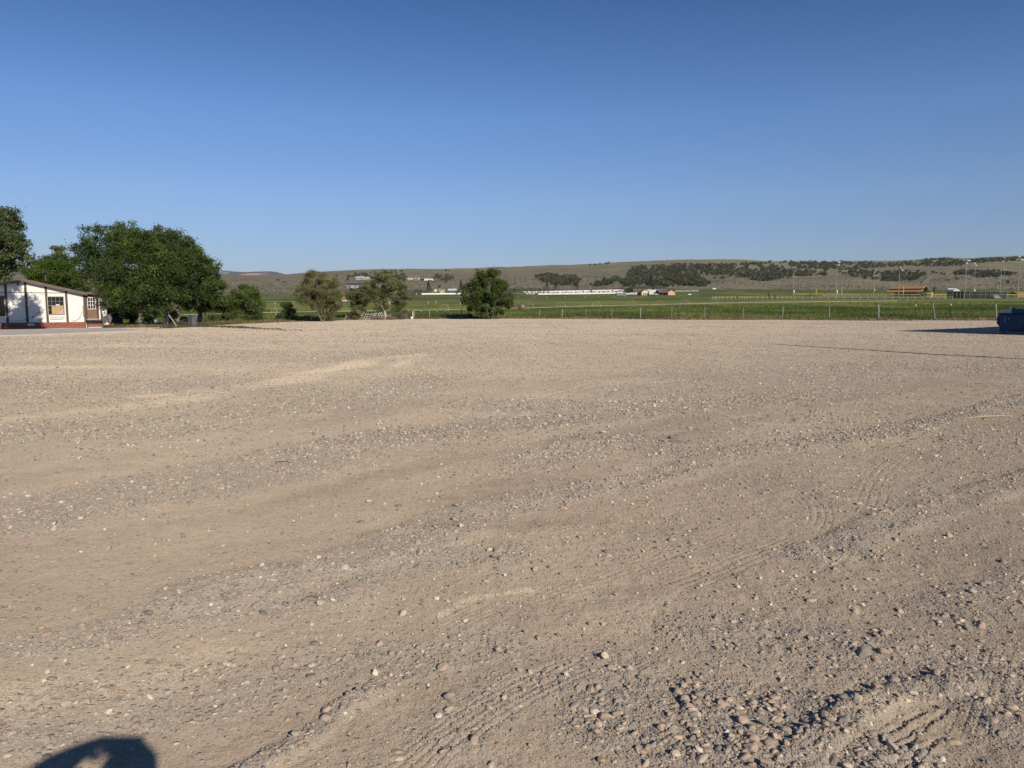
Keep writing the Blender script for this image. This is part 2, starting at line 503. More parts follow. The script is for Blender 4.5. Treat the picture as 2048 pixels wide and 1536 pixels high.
# ---- the gravel lot: one sheet from behind the camera to the weeds along the fence
def build_lot():
    px = np.concatenate([np.geomspace(4700, 1300, 45)[::-1] * -1 + 1024, [], np.arange(-260, 2310, 2.5), np.geomspace(1300, 4700, 45) + 1024])
    px = np.sort(np.unique(px))
    ys = [1.2]
    while ys[-1] < 90:
        y = ys[-1]
        ys.append(y * (1.0033 if y < 9 else 1.0055 if y < 25 else 1.009))
    ys = np.array(ys)
    Yg, Pg = np.meshgrid(ys, px, indexing='ij')
    r = ray(0, HORIZ)
    k = 1.0 / (FPX * (math.cos(PITCH) + (HORIZ - CY) / FPX * -math.sin(PITCH)))
    k = (ray(1025, HORIZ).x / ray(1025, HORIZ).y)
    X = (Pg - CX) * k * Yg
    sp = np.maximum(2.5 / FPX * Yg, np.gradient(ys)[:, None] * .6)
    H = lot_height(X, Yg, sp)
    Z = ground_z(X, Yg) + H
    edge = d_edge(Pg) + fbm(X, Yg, 5, 3, 90) * 1.6
    Z = Z - .10 * sstep(-.6, .5, Yg - edge)
    bs, _ = bed_field(X, Yg)
    dust = mask_field(X, Yg, DUST); dark = mask_field(X, Yg, DARK)
    pale = np.clip(.75 * sstep(7, 34, Yg + fbm(X, Yg * .7, 9, 4, 95) * 16 - X * .25) + fbm(X, Yg, 3, 3, 96) * .25 * sstep(5, 12, Yg), 0, 1)
    Fc = grid_faces(*Yg.shape)
    keep = (Yg - edge).ravel()[Fc].min(1) < .4
    Fc = Fc[keep]
    V = np.stack([X, Yg, Z], -1).reshape(-1, 3)
    n0 = len(V)
    e = V[:len(px)]
    near = np.array([[-300, 1.2, 0], [300, 1.2, 0], [-300, -80, 0], [300, -80, 0]])
    # behind the camera: strip under the front row
    fr = e.copy(); fr[:, 1] = -80
    V = np.vstack([V, fr])
    i = np.arange(len(px) - 1)
    F2 = np.stack([n0 + i, n0 + i + 1, i + 1, i], -1)
    Fc = np.vstack([Fc, F2])
    at_ = {}
    z0 = np.zeros(len(fr))
    used = np.zeros(len(V), bool); used[Fc.ravel()] = True
    remap = np.cumsum(used) - 1
    cat = lambda a: np.concatenate([a.ravel(), z0])[used]
    o = mesh_np('gravel_lot', V[used], remap[Fc], gravel_mat(), kind='structure', smooth=True,
                attrs={'stones': ('POINT', cat(bs)), 'dust': ('POINT', cat(dust)), 'dark': ('POINT', cat(dark)), 'pale': ('POINT', cat(pale))})
    return o

def gravel_mat():
    m, n, l, b = mat_nodes('gravel')
    N = lambda t: n.new(t)
    tc = N('ShaderNodeTexCoord')
    def noise(sc, det=4, rough=.6):
        q = N('ShaderNodeTexNoise'); q.inputs['Scale'].default_value = sc; q.inputs['Detail'].default_value = det; q.inputs['Roughness'].default_value = rough
        l.new(tc.outputs['Object'], q.inputs['Vector']); return q
    def attr(a):
        q = N('ShaderNodeAttribute'); q.attribute_name = a; return q.outputs['Fac']
    def ramp(src, pts):
        q = N('ShaderNodeValToRGB'); cr = q.color_ramp
        while len(cr.elements) < len(pts): cr.elements.new(.5)
        for e, (p, c) in zip(cr.elements, pts): e.position = p; e.color = (*c, 1) if hasattr(c, '__len__') else (c, c, c, 1)
        l.new(src, q.inputs[0]); return q.outputs[0]
    def mix(f, a, c, blend='MIX'):
        q = N('ShaderNodeMix'); q.data_type = 'RGBA'; q.blend_type = blend
        for s, v in ((q.inputs[0], f), (q.inputs[6], a), (q.inputs[7], c)):
            if hasattr(v, 'links'): l.new(v, s)
            elif hasattr(v, '__len__'): s.default_value = (*v, 1)
            else: s.default_value = v
        return q.outputs[2]
    def math_(op, a, c=0.0):
        q = N('ShaderNodeMath'); q.operation = op; q.use_clamp = False
        for s, v in zip(q.inputs, (a, c)):
            if hasattr(v, 'links'): l.new(v, s)
            else: s.default_value = v
        return q.outputs[0]
    soil = ramp(noise(.35, 5).outputs['Fac'], [(.34, (.352, .278, .202)), (.52, (.414, .333, .245)), (.68, (.467, .386, .280))])
    soil = mix(ramp(noise(3.1, 5, .7).outputs['Fac'], [(.35, 0), (.7, .45)]), soil, (.328, .258, .188))
    # the far half of the lot has a paler, pinkish soil colour
    soil = mix(attr('pale'), soil, mix(ramp(noise(.55, 6, .75).outputs['Fac'], [(.42, 0), (.62, 1)]), (.417, .333, .246), (.552, .455, .342)))
    brk = noise(4.5, 6, .72).outputs['Fac']
    def broken(a, k):
        q = N('ShaderNodeMapRange'); q.clamp = True
        l.new(math_('ADD', a, math_('MULTIPLY', math_('SUBTRACT', brk, .5), 1.5)), q.inputs[0]); q.inputs[1].default_value = .25; q.inputs[2].default_value = .95
        return math_('MULTIPLY', math_('MULTIPLY', q.outputs[0], math_('MINIMUM', math_('MULTIPLY', a, 3.0), 1.0)), k)
    soil = mix(math_('MULTIPLY', math_('MINIMUM', attr('stones'), 1.6), .5), soil, (.345, .315, .265))
    soil = mix(broken(attr('dust'), .78), soil, (.62, .51, .36))
    soil = mix(broken(attr('dark'), .75), soil, (.245, .185, .135))
    # pebbles set in the dirt, three sizes
    hsum = None
    for sc, base, gain in ((260.0, .34, .10), (95.0, .26, .45), (34.0, .10, .55)):
        v = N('ShaderNodeTexVoronoi'); v.inputs['Scale'].default_value = sc; v.inputs['Randomness'].default_value = 1.0
        l.new(tc.outputs['Object'], v.inputs['Vector'])
        sepc = N('ShaderNodeSeparateColor'); l.new(v.outputs['Color'], sepc.inputs[0])
        thr = math_('ADD', math_('MULTIPLY', attr('stones'), gain), base)
        on_ = math_('LESS_THAN', sepc.outputs[0], thr)
        disk = ramp(v.outputs['Distance'], [(.30, 1.0), (.46, 0.0)])
        msk = math_('MULTIPLY', on_, disk)
        col = ramp(sepc.outputs[1], [(.0, (.19, .185, .18)), (.28, (.31, .275, .235)), (.5, (.45, .365, .285)), (.72, (.43, .325, .26)), (.9, (.62, .55, .44)), (1.0, (.74, .69, .60))])
        soil = mix(math_('MULTIPLY', msk, .85), soil, col)
        dome = ramp(v.outputs['Distance'], [(.0, 1.0), (.25, .85), (.46, 0.0)])
        hh = math_('MULTIPLY', math_('MULTIPLY', dome, on_), .42 / sc)
        hsum = hh if hsum is None else math_('ADD', hsum, hh)
    fine = math_('MULTIPLY', noise(420, 3, .7).outputs['Fac'], .0018)
    mid = math_('MULTIPLY', noise(60, 5, .65).outputs['Fac'], .010)
    big = math_('MULTIPLY', noise(9, 5, .65).outputs['Fac'], .035)
    hsum = math_('ADD', math_('ADD', math_('ADD', hsum, fine), mid), big)
    bp = N('ShaderNodeBump'); bp.inputs['Strength'].default_value = .9; bp.inputs['Distance'].default_value = 1.0
    l.new(hsum, bp.inputs['Height']); l.new(bp.outputs[0], b.inputs['Normal'])
    l.new(soil, b.inputs['Base Color'])
    b.inputs['Roughness'].default_value = .95
    b.inputs['Specular IOR Level'].default_value = .15
    if 'Diffuse Roughness' in b.inputs: b.inputs['Diffuse Roughness'].default_value = .9
    return m

def stone_mat():
    m, n, l, b = mat_nodes('river_stone')
    a = n.new('ShaderNodeAttribute'); a.attribute_name = 'col'
    tc = n.new('ShaderNodeTexCoord')
    nz = n.new('ShaderNodeTexNoise'); nz.inputs['Scale'].default_value = 70; nz.inputs['Detail'].default_value = 5
    l.new(tc.outputs['Object'], nz.inputs['Vector'])
    rp = n.new('ShaderNodeValToRGB'); rp.color_ramp.elements[0].position = .3; rp.color_ramp.elements[1].position = .7
    rp.color_ramp.elements[0].color = (.72, .72, .72, 1); rp.color_ramp.elements[1].color = (1.2, 1.17, 1.12, 1)
    l.new(nz.outputs['Fac'], rp.inputs[0])
    mx = n.new('ShaderNodeMix'); mx.data_type = 'RGBA'; mx.blend_type = 'MULTIPLY'; mx.inputs[0].default_value = 1
    l.new(a.outputs['Color'], mx.inputs[6]); l.new(rp.outputs[0], mx.inputs[7])
    # dust lying on the stones
    geo = n.new('ShaderNodeNewGeometry'); sp = n.new('ShaderNodeSeparateXYZ'); l.new(geo.outputs['Normal'], sp.inputs[0])
    n2 = n.new('ShaderNodeTexNoise'); n2.inputs['Scale'].default_value = 25; l.new(tc.outputs['Object'], n2.inputs['Vector'])
    ml = n.new('ShaderNodeMath'); ml.operation = 'MULTIPLY'; l.new(n2.outputs['Fac'], ml.inputs[0]); ml.inputs[1].default_value = .75
    m2 = n.new('ShaderNodeMix'); m2.data_type = 'RGBA'; l.new(ml.outputs[0], m2.inputs[0]); l.new(mx.outputs[2], m2.inputs[6]); m2.inputs[7].default_value = (.37, .29, .21, 1)
    l.new(m2.outputs[2], b.inputs['Base Color'])
    bp = n.new('ShaderNodeBump'); bp.inputs['Strength'].default_value = .5; bp.inputs['Distance'].default_value = .004
    l.new(nz.outputs['Fac'], bp.inputs['Height']); l.new(bp.outputs[0], b.inputs['Normal'])
    b.inputs['Roughness'].default_value = .9; b.inputs['Specular IOR Level'].default_value = .2
    return m

import bmesh
def ico(sub):
    bm = bmesh.new(); bmesh.ops.create_icosphere(bm, subdivisions=sub, radius=1.0)
    V = np.array([v.co[:] for v in bm.verts]); Fc = np.array([[v.index for v in f.verts] for f in bm.faces]); bm.free()
    return V, Fc

def stone_shapes(sub, n, ang, seed):
    V, Fc = ico(sub); rg = np.random.default_rng(seed); out = []
    for i in range(n):
        P = V.copy()
        for q in range(7 if ang > .2 else 3):                 # flats broken off
            d = rg.normal(size=3); d /= np.linalg.norm(d)
            c = rg.uniform(.55, .85) if ang > .2 else rg.uniform(.75, .95)
            t = P @ d; P = P - np.outer(np.maximum(t - c, 0), d)
        P = P * (1 + (rg.random(len(P))[:, None] - .5) * ang * .5)
        P = P * np.array([1, rg.uniform(.6, .95), rg.uniform(.42, .75)])
        out.append(P)
    return out, Fc

STONE_COLS = np.array([(.27, .265, .25), (.19, .195, .185), (.39, .335, .265), (.48, .38, .285), (.42, .315, .26), (.54, .46, .36), (.33, .285, .235), (.72, .66, .54), (.42, .285, .22), (.24, .26, .25)])
STONE_P = np.array([.13, .06, .19, .19, .12, .13, .09, .05, .03, .05])

def scatter(n, y0, y1, pxr, dens, rg):
    """points over the ground in view, even per square metre, thinned by dens(x, y)"""
    y = np.sqrt(rg.random(n) * (y1 * y1 - y0 * y0) + y0 * y0)
    px = rg.uniform(pxr[0], pxr[1], n)
    k = ray(1025, HORIZ).x / ray(1025, HORIZ).y
    x = (px - CX) * k * y
    keep = rg.random(n) < dens(x, y)
    keep &= y < d_edge(px) - .5
    return x[keep], y[keep]

def build_gravel():
    rg = np.random.default_rng(5)
    m = stone_mat()
    VV, FF, CC, SM = [], [], [], []
    cnt = 0
    def dens_small(x, y):
        s, _ = bed_field(x, y)
        r = .35 + .45 * sstep(-2.5, 2.5, x + fbm(x, y, 3, 2, 44) * 4)
        return np.clip(.16 * r + .62 * s * .8 + .35 * np.maximum(fbm(x, y, 1.1, 3, 46), 0), 0, 1)
    def dens_big(x, y):
        s, _ = bed_field(x, y)
        return np.clip(.045 + .75 * s ** 1.3 + .12 * np.maximum(fbm(x, y, 1.6, 3, 47), 0), 0, 1)
    def dens_flush(x, y):
        s, _ = bed_field(x, y)
        return np.clip(.05 + .45 * s + .35 * np.maximum(fbm(x, y, 1.2, 3, 58), 0) * sstep(1.0, -2.5, x), 0, 1)
    def dens_fine(x, y):
        s, _ = bed_field(x, y)
        r = .18 + .42 * sstep(-2.2, 1.6, x + fbm(x, y, 2.5, 3, 44) * 3)
        return np.clip(r * (.55 + 1.6 * np.maximum(fbm(x, y, .7, 3, 52) + .15, 0)) + .4 * s, 0, 1)
    def dens_cob(x, y):
        s, _ = bed_field(x, y)
        return np.clip((s - 1.1) * .45, 0, .8) * (vnoise(x / .13, y / .13, 54) > .33)
    def dens_even(x, y):
        return np.clip(.42 + .9 * fbm(x, y, 2.2, 3, 49), .08, 1)
    def dens_far(x, y):
        s, _ = bed_field(x, y); du = mask_field(x, y, DUST); dk = mask_field(x, y, DARK)
        return np.clip((.22 + .55 * s + .9 * np.maximum(fbm(x, y * .6, 3.5, 4, 48) + .08, 0)) * (1 - .8 * du) * (1 - .5 * dk), 0, 1)
    jobs = [  # candidates, y range, size range (m, half length), subdivision, angularity, density, sink
        (460000, 2.0, 9.0, .0030, .0068, 1, .35, dens_fine, .22),
        (170000, 2.0, 18., .0065, .0125, 1, .35, dens_small, .22),
        (150000, 3.0, 34., .008, .018, 1, .3, dens_even, .15),
        (19000, 2.0, 13., .012, .021, 2, .34, dens_big, .30),
        (42000, 2.0, 4.8, .005, .024, 2, .36, dens_cob, .25),
        (2300, 2.0, 12., .018, .031, 3, .32, dens_big, .36),
        (2600, 2.0, 10., .020, .036, 3, .26, dens_flush, .47),
        (190000, 8., 42., .012, .026, 1, .3, dens_far, .12),
        (22000, 11., 48., .020, .040, 2, .3, dens_big, .30),
        (80000, 30., 77., .02, .040, 1, .3, dens_far, .15),
    ]
    for n, y0, y1, s0, s1, sub, ang, dens, sink in jobs:
        x, y = scatter(n, y0, y1, (-160, 2210), lambda a, b_: dens(a, b_) * (1 - .8 * np.minimum(mask_field(a, b_, DARK), 1)), rg)
        k = len(x)
        if not k: continue
        sz = s0 * (s1 / s0) ** (rg.random(k) ** 1.7)
        if s1 > .03:
            inbed = bed_field(x, y)[0]
        z = ground_z(x, y) + lot_height(x, y, np.maximum(.0028 * y, .004))
        shapes, Fc = stone_shapes(sub, 14, ang, 100 + int(n))
        which = rg.integers(0, 14, k); rot = rg.uniform(0, 6.283, k)
        rot = np.where(rg.random(k) < .6, .5 + rg.normal(0, .5, k), rot)
        tx = rg.normal(0, .22, k); ty = rg.normal(0, .22, k)
        c, s = np.cos(rot), np.sin(rot)
        P = np.array(shapes)[which]                                    # k, nv, 3
        X = P[..., 0] * c[:, None] - P[..., 1] * s[:, None]
        Y = P[..., 0] * s[:, None] + P[..., 1] * c[:, None]
        Zp = P[..., 2] + X * tx[:, None] + Y * ty[:, None]
        hz = P[..., 2].max(1)
        Vn = np.stack([x[:, None] + X * sz[:, None], y[:, None] + Y * sz[:, None], z[:, None] + (Zp + (hz * (1 - 2 * sink))[:, None]) * sz[:, None]], -1)
        nv = P.shape[1]
        Fn = (Fc[None] + (np.arange(k) * nv)[:, None, None] + cnt).reshape(-1, 3)
        cidx = rg.choice(len(STONE_COLS), k, p=STONE_P / STONE_P.sum())
        col = STONE_COLS[cidx] * rg.uniform(.75, 1.25, k)[:, None]
        soil = np.array([.43, .345, .262])
        if s1 < .014: col = col * .65 + soil * .35
        if y1 in (34., 42., 77.): col = np.where(rg.random(k)[:, None] < .25, np.array([.15, .14, .13]), col)
        if y1 > 20: col = np.where(rg.random(k)[:, None] < .22, np.array([.78, .71, .56]), col)
        SM.append(np.full(k * len(Fc), sub > 2)); CC.append(np.repeat(col, len(Fc), 0)); VV.append(Vn.reshape(-1, 3)); FF.append(Fn); cnt += k * nv
    SM = np.concatenate(SM); V = np.vstack(VV); Fa = np.vstack(FF); C = np.vstack(CC)
    o = mesh_np('gravel', V, Fa, m, kind='stuff', attrs={'col': ('FACE', C)}, smooth=True)
    # broken stones keep some of their facets
    o.data.polygons.foreach_set('use_smooth', SM)
    print('gravel faces', len(Fa))
    return m

# single stones that stand out: pixel, half length px, flatness, colour, label
SINGLES = [
    (1210, 1438, 17, .85, (.40, .30, .24), 'large blocky pinkish grey rock lying alone below the centre of the lot'),
    (621, 1203, 19, .45, (.16, .145, .14), 'long flat dark slab of stone half buried in dusty ground'),
    (1716, 1011, 8, .8, (.56, .44, .31), 'tan knobbly stone sitting beside a flat white one'),
    (1748, 1022, 7, .6, (.68, .63, .53), 'flat white stone just right of a tan knobbly one'),
    (298, 1232, 13, .6, (.13, .13, .13), 'charcoal wedge stone sunk in the pebble strip'),
    (83, 1259, 11, .75, (.43, .36, .26), 'rounded tan cobble near the left edge of the lot'),
    (305, 1327, 13, .6, (.22, .22, .215), 'two-toned grey oval cobble set flush in pale dirt'),
    (630, 1291, 12, .6, (.15, .155, .15), 'dark grey broken half cobble with a flat face'),
    (1205, 866, 10, .55, (.62, .57, .48), 'pale flat stone on top of the rock heap'),
    (738, 1005, 8, .8, (.68, .62, .52), 'bright whitish stone alone on smooth brown dirt'),
    (797, 1013, 9, .7, (.14, .14, .14), 'small black stone just right of the whitish one'),
    (722, 1044, 9, .7, (.17, .19, .20), 'blue grey cobble beneath the whitish stone'),
    (1216, 1104, 12, .6, (.20, .195, .19), 'smooth grey egg-shaped cobble with a dark shadow'),
    (1344, 1084, 11, .7, (.46, .38, .29), 'tan oblong cobble, one of a close pair'),
    (1386, 1090, 11, .7, (.44, .37, .28), 'sandy cobble right of its close tan twin'),
    (1625, 1187, 10, .75, (.45, .32, .25), 'pink-orange stone perched over a paler one'),
    (1621, 1203, 12, .6, (.42, .36, .28), 'pale flat stone under a pink-orange one'),
    (2022, 1421, 14, .8, (.50, .42, .31), 'chunky pale boulder by the right edge of the lot'),
    (1960, 1286, 10, .55, (.31, .28, .25), 'flat grey diamond-shaped stone on rippled tyre marks'),
    (1548, 1403, 16, .5, (.40, .33, .26), 'flat tapering sandstone above the bed of cobbles'),
    (1540, 1503, 17, .8, (.30, .22, .19), 'reddish brown angular rock among the bottom cobbles'),
    (1500, 1512, 20, .6, (.42, .32, .235), 'long tan loaf-shaped cobble among the bottom cobbles'),
    (601, 1510, 12, .8, (.42, .35, .27), 'blocky buff stone at the foot of the low berm'),
    (1032, 1445, 14, .6, (.27, .26, .245), 'flat grey oval cobble near the bottom centre'),
    (795, 1508, 16, .45, (.33, .29, .24), 'long low grey stone lying along the scraped tracks'),
    (494, 1010, 6, .7, (.60, .45, .25), 'small yellow stone alone on the dark wheel lane'),
    (768, 1338, 13, .6, (.21, .21, .2), 'grey lens-shaped cobble amid the pebble field'),
    (622, 1357, 15, .5, (.20, .195, .185), 'broad dark flat cobble left of a pale yellow scrape'),
    (600, 1434, 11, .85, (.22, .205, .19), 'upright half-round grey stone casting a crescent shadow'),
    (1906, 1485, 17, .5, (.44, .35, .25), 'long knobbly tan clod on the far right bottom'),
]
def build_singles(m):
    rg = np.random.default_rng(77)
    for i, (px, py, hl, flt, col, lab) in enumerate(SINGLES):
        gx, gy = flat(px, py)
        sz = hl / FPX * math.hypot(gx, gy) * .85
        shapes, Fc = stone_shapes(3, 1, .24 if i % 3 else .34, 300 + i)
        P = shapes[0]; P = P / np.abs(P).max(0)
        P = P * np.array([1, .72, flt * .62])
        P = P + (vnoise(P[:, 0] * 2.2 + i, P[:, 1] * 2.2 + P[:, 2] * 1.7, 5)[:, None] - .5) * .16 * P
        a = rg.uniform(-.35, .35); c, s = math.cos(a), math.sin(a)
        P = np.stack([P[:, 0] * c - P[:, 1] * s, P[:, 0] * s + P[:, 1] * c, P[:, 2]], -1) * sz
        V = P
        o = mesh_np('stone', V, Fc, m, smooth=True, attrs={'col': ('FACE', np.repeat(np.array([col]), len(Fc), 0))})
        gz = float(ground_z(gx, gy)) + float(lot_height(np.array([gx]), np.array([gy]))[0])
        o.location = (gx, gy, gz + sz * flt * .62 * .5)
        tag(o, lab, 'stone', 'stones that stand out on the lot')

# ---- green field between the fence and the foot of the hills
def build_field():
    px = np.concatenate([np.arange(-3900, -260, 60), np.arange(-260, 2310, 7.0), np.arange(2310, 5900, 60)])
    ys = [58.0]
    while ys[-1] < 770: ys.append(ys[-1] * (1.004 if ys[-1] < 200 else 1.007))
    ys = np.array(ys)
    Yg, Pg = np.meshgrid(ys, px, indexing='ij')
    k = ray(1025, HORIZ).x / ray(1025, HORIZ).y
    X = (Pg - CX) * k * Yg
    e = d_edge(Pg)
    Z = ground_z(X, Yg) - .12 * (1 - sstep(-.6, .6, Yg - e)) + fbm(X, Yg, 6, 3, 60) * .10 * sstep(1, 6, Yg - e)
    dk = np.array([.075, .115, .028]); yl = np.array([.27, .27, .085]); md = np.array([.15, .18, .05])
    sage = np.array([.165, .150, .115]); dirt = np.array([.40, .29, .21]); weed = np.array([.22, .17, .105])
    t = fbm(X, Yg * .35, 14, 4, 62) * 1.5
    yel = np.interp(Yg, [74, 95, 120, 160, 175, 300, 330, 420, 560, 760], [.25, .15, .35, .45, .75, .72, .30, .22, .35, .12])
    yel = np.clip(yel + t + .2 * (Pg < 900) * (Yg < 320), 0, 1)[..., None]
    C = dk * (1 - yel) + yl * yel
    C = C * .8 + md * .2
    # sagebrush flat beyond the hayfield on the left
    lim = np.interp(Pg, [0, 1000, 1250, 1360, 1420, 4000], [535, 560, 600, 735, 748, 748]) + fbm(X, Yg, 60, 3, 64) * 30
    s = sstep(-4, 4, Yg - lim)[..., None]
    sg = sage * (1 + fbm(X, Yg, 25, 4, 65)[..., None] * .9)
    C = C * (1 - s) + sg * s
    pale = (np.exp(-((Yg - 690 - fbm(X, Yg, 50, 2, 3) * 24) / 9) ** 2) * (Pg < 640) * (Pg > 380))[..., None]
    C = C * (1 - pale) + np.array([.50, .42, .30]) * pale
    # worn dirt of the ball fields
    bx, by = (X - 175) / 110, (Yg - 405) / 22
    bf = (1 - sstep(.7, 1.1, np.hypot(bx, by)))[..., None] * .75
    C = C * (1 - bf) + (np.array([.30, .22, .13]) * .6 + yl * .4) * bf
    # trampled weeds along the edge
    wv = (1 - sstep(.8, 7.0, Yg - e + fbm(X, Yg, 3, 3, 66) * 5))[..., None]
    C = C * (1 - wv) + weed * (1 + fbm(X, Yg, 2.2, 3, 67)[..., None]) * wv
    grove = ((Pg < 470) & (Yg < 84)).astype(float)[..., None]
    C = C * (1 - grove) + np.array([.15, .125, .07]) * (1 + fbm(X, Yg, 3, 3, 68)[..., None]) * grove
    m, n, l, b = mat_nodes('hayfield')
    a = n.new('ShaderNodeAttribute'); a.attribute_name = 'col'
    tc = n.new('ShaderNodeTexCoord')
    nz = n.new('ShaderNodeTexNoise'); nz.inputs['Scale'].default_value = 1.1; nz.inputs['Detail'].default_value = 7; nz.inputs['Roughness'].default_value = .7
    l.new(tc.outputs['Object'], nz.inputs['Vector'])
    rp = n.new('ShaderNodeValToRGB'); rp.color_ramp.elements[0].position = .32; rp.color_ramp.elements[1].position = .68
    rp.color_ramp.elements[0].color = (.55, .6, .55, 1); rp.color_ramp.elements[1].color = (1.4, 1.32, 1.2, 1)
    l.new(nz.outputs['Fac'], rp.inputs[0])
    mx = n.new('ShaderNodeMix'); mx.data_type = 'RGBA'; mx.blend_type = 'MULTIPLY'; mx.inputs[0].default_value = 1
    l.new(a.outputs['Color'], mx.inputs[6]); l.new(rp.outputs[0], mx.inputs[7]); l.new(mx.outputs[2], b.inputs['Base Color'])
    bp = n.new('ShaderNodeBump'); bp.inputs['Strength'].default_value = 1; bp.inputs['Distance'].default_value = .35
    l.new(nz.outputs['Fac'], bp.inputs['Height']); l.new(bp.outputs[0], b.inputs['Normal'])
    b.inputs['Roughness'].default_value = .9; b.inputs['Specular IOR Level'].default_value = .1
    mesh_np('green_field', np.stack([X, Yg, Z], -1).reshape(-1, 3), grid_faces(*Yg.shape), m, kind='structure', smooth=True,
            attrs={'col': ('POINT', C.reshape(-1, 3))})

def tufts(name, x, y, h, wd, tint, m, lean=.35, blades=2, rg=None, zoff=0.0):
    rg = rg or np.random.default_rng(3)
    n = len(x); VV = []
    z = ground_z(x, y) + zoff
    for k in range(blades):
        a = rg.uniform(0, 6.283, n); dx, dy = np.cos(a) * wd, np.sin(a) * wd
        ox, oy = rg.normal(0, 1, n) * wd * 1.2, rg.normal(0, 1, n) * wd * 1.2
        lx, ly = rg.normal(0, lean, n) * h, rg.normal(0, lean, n) * h
        hh = h * rg.uniform(.6, 1.1, n)
        p0 = np.stack([x + ox - dx, y + oy - dy, z], -1); p1 = np.stack([x + ox + dx, y + oy + dy, z], -1)
        p2 = np.stack([x + ox + lx, y + oy + ly, z + hh], -1)
        VV.append(np.stack([p0, p1, p2], 1))
    V = np.concatenate(VV, 0).reshape(-1, 3)
    Fc = np.arange(len(V)).reshape(-1, 3)
    return mesh_np(name, V, Fc, m, kind='stuff', attrs={'tint': ('FACE', np.clip(np.tile(tint, blades) + rg.normal(0, .12, n * blades), 0, 1))})

def build_grass():
    rg = np.random.default_rng(21)
    k = ray(1025, HORIZ).x / ray(1025, HORIZ).y
    n = 230000
    px = rg.uniform(-60, 2110, n); d = d_edge(px) + 1.2 + 130 * rg.random(n) ** 1.9; g_ = (px > 462) | (d > 88); px, d = px[g_], d[g_]; n = len(px)
    x = (px - CX) * k * d; y = d
    edge = d - d_edge(px)
    h = (.28 + .30 * sstep(1.5, 5, edge) * (1 - .45 * sstep(45, 100, edge))) * rg.uniform(.7, 1.2, n)
    h = h * (.75 + .9 * np.clip(fbm(x, y, 9, 3, 70) + .25, 0, 1))
    tint = .34 + .20 * sstep(40, 100, edge) + fbm(x, y * .5, 10, 4, 71) * 1.1
    keep = rg.random(n) < .35 + .65 * sstep(.5, 5, edge)
    tufts('tall_grass', x[keep], y[keep], h[keep], np.full(keep.sum(), .085), tint[keep], leaf_mat('hay', (.045, .078, .016), (.34, .335, .115), .3, (.15, .185, .045)), rg=rg)
    # dry weeds along the edge of the lot
    n = 44000
    px = rg.uniform(430, 2110, n); d = d_edge(px) - 1.4 + rg.random(n) ** 1.2 * 6.5
    x = (px - CX) * k * d; y = d
    keep = rg.random(n) < np.clip(.4 + fbm(x, y, 4, 3, 73) * 2.2, .05, 1)
    x, y = x[keep], y[keep]
    h = rg.uniform(.06, .30, len(x)) * (.35 + 1.1 * vnoise(x / 2, y / 2, 74))
    tint = rg.random(len(x)) * .5 + vnoise(x / 5, y / 5, 75) * .5
    tufts('dry_weeds', x, y, h, np.full(len(x), .045), tint, leaf_mat('straw', (.12, .085, .05), (.42, .33, .20), .2, (.25, .19, .11)), lean=.6, rg=rg)
    # grove floor and the weedy tongue that runs out into the lot
    n = 16000
    px = rg.uniform(205, 470, n); d = d_edge(px) - 1.5 + rg.random(n) * 9
    x = (px - CX) * k * d; y = d
    h = rg.uniform(.05, .30, n) * (.3 + vnoise(x / 2, y / 2, 76))
    tint = np.clip(vnoise(x / 3, y / 3, 77) * .7 + rg.random(n) * .4, 0, 1)
    tufts('grove_weeds', x, y, h, np.full(n, .04), tint, leaf_mat('mixed_weed', (.045, .060, .02), (.34, .27, .16), .2, (.16, .13, .065)), lean=.6, rg=rg)
    pts = [hit(p, q) for p, q in ((330, 657), (400, 654), (455, 654), (500, 657), (560, 660), (640, 662))]
    pts = smooth_pl([(p.x, p.y) for p in pts], 4)
    n = 2600; t = rg.random(n); i = (t * (len(pts) - 1)).astype(int); P = np.array(pts)
    f = (t * (len(pts) - 1) - i)[:, None]
    q = P[i] * (1 - f) + P[np.minimum(i + 1, len(pts) - 1)] * f
    x = q[:, 0] + rg.normal(0, .3, n); y = q[:, 1] + rg.normal(0, .45, n)
    keep = rg.random(n) < np.clip(1.15 - t * 1.1, .1, 1)
    x, y, t = x[keep], y[keep], t[keep]
    h = rg.uniform(.03, .16, len(x)) * (1 - .5 * t)
    tufts('lot_weeds', x, y, h, np.full(len(x), .05), rg.random(len(x)) * .6, leaf_mat('mixed_weed', 0, 0), lean=.7, rg=rg)

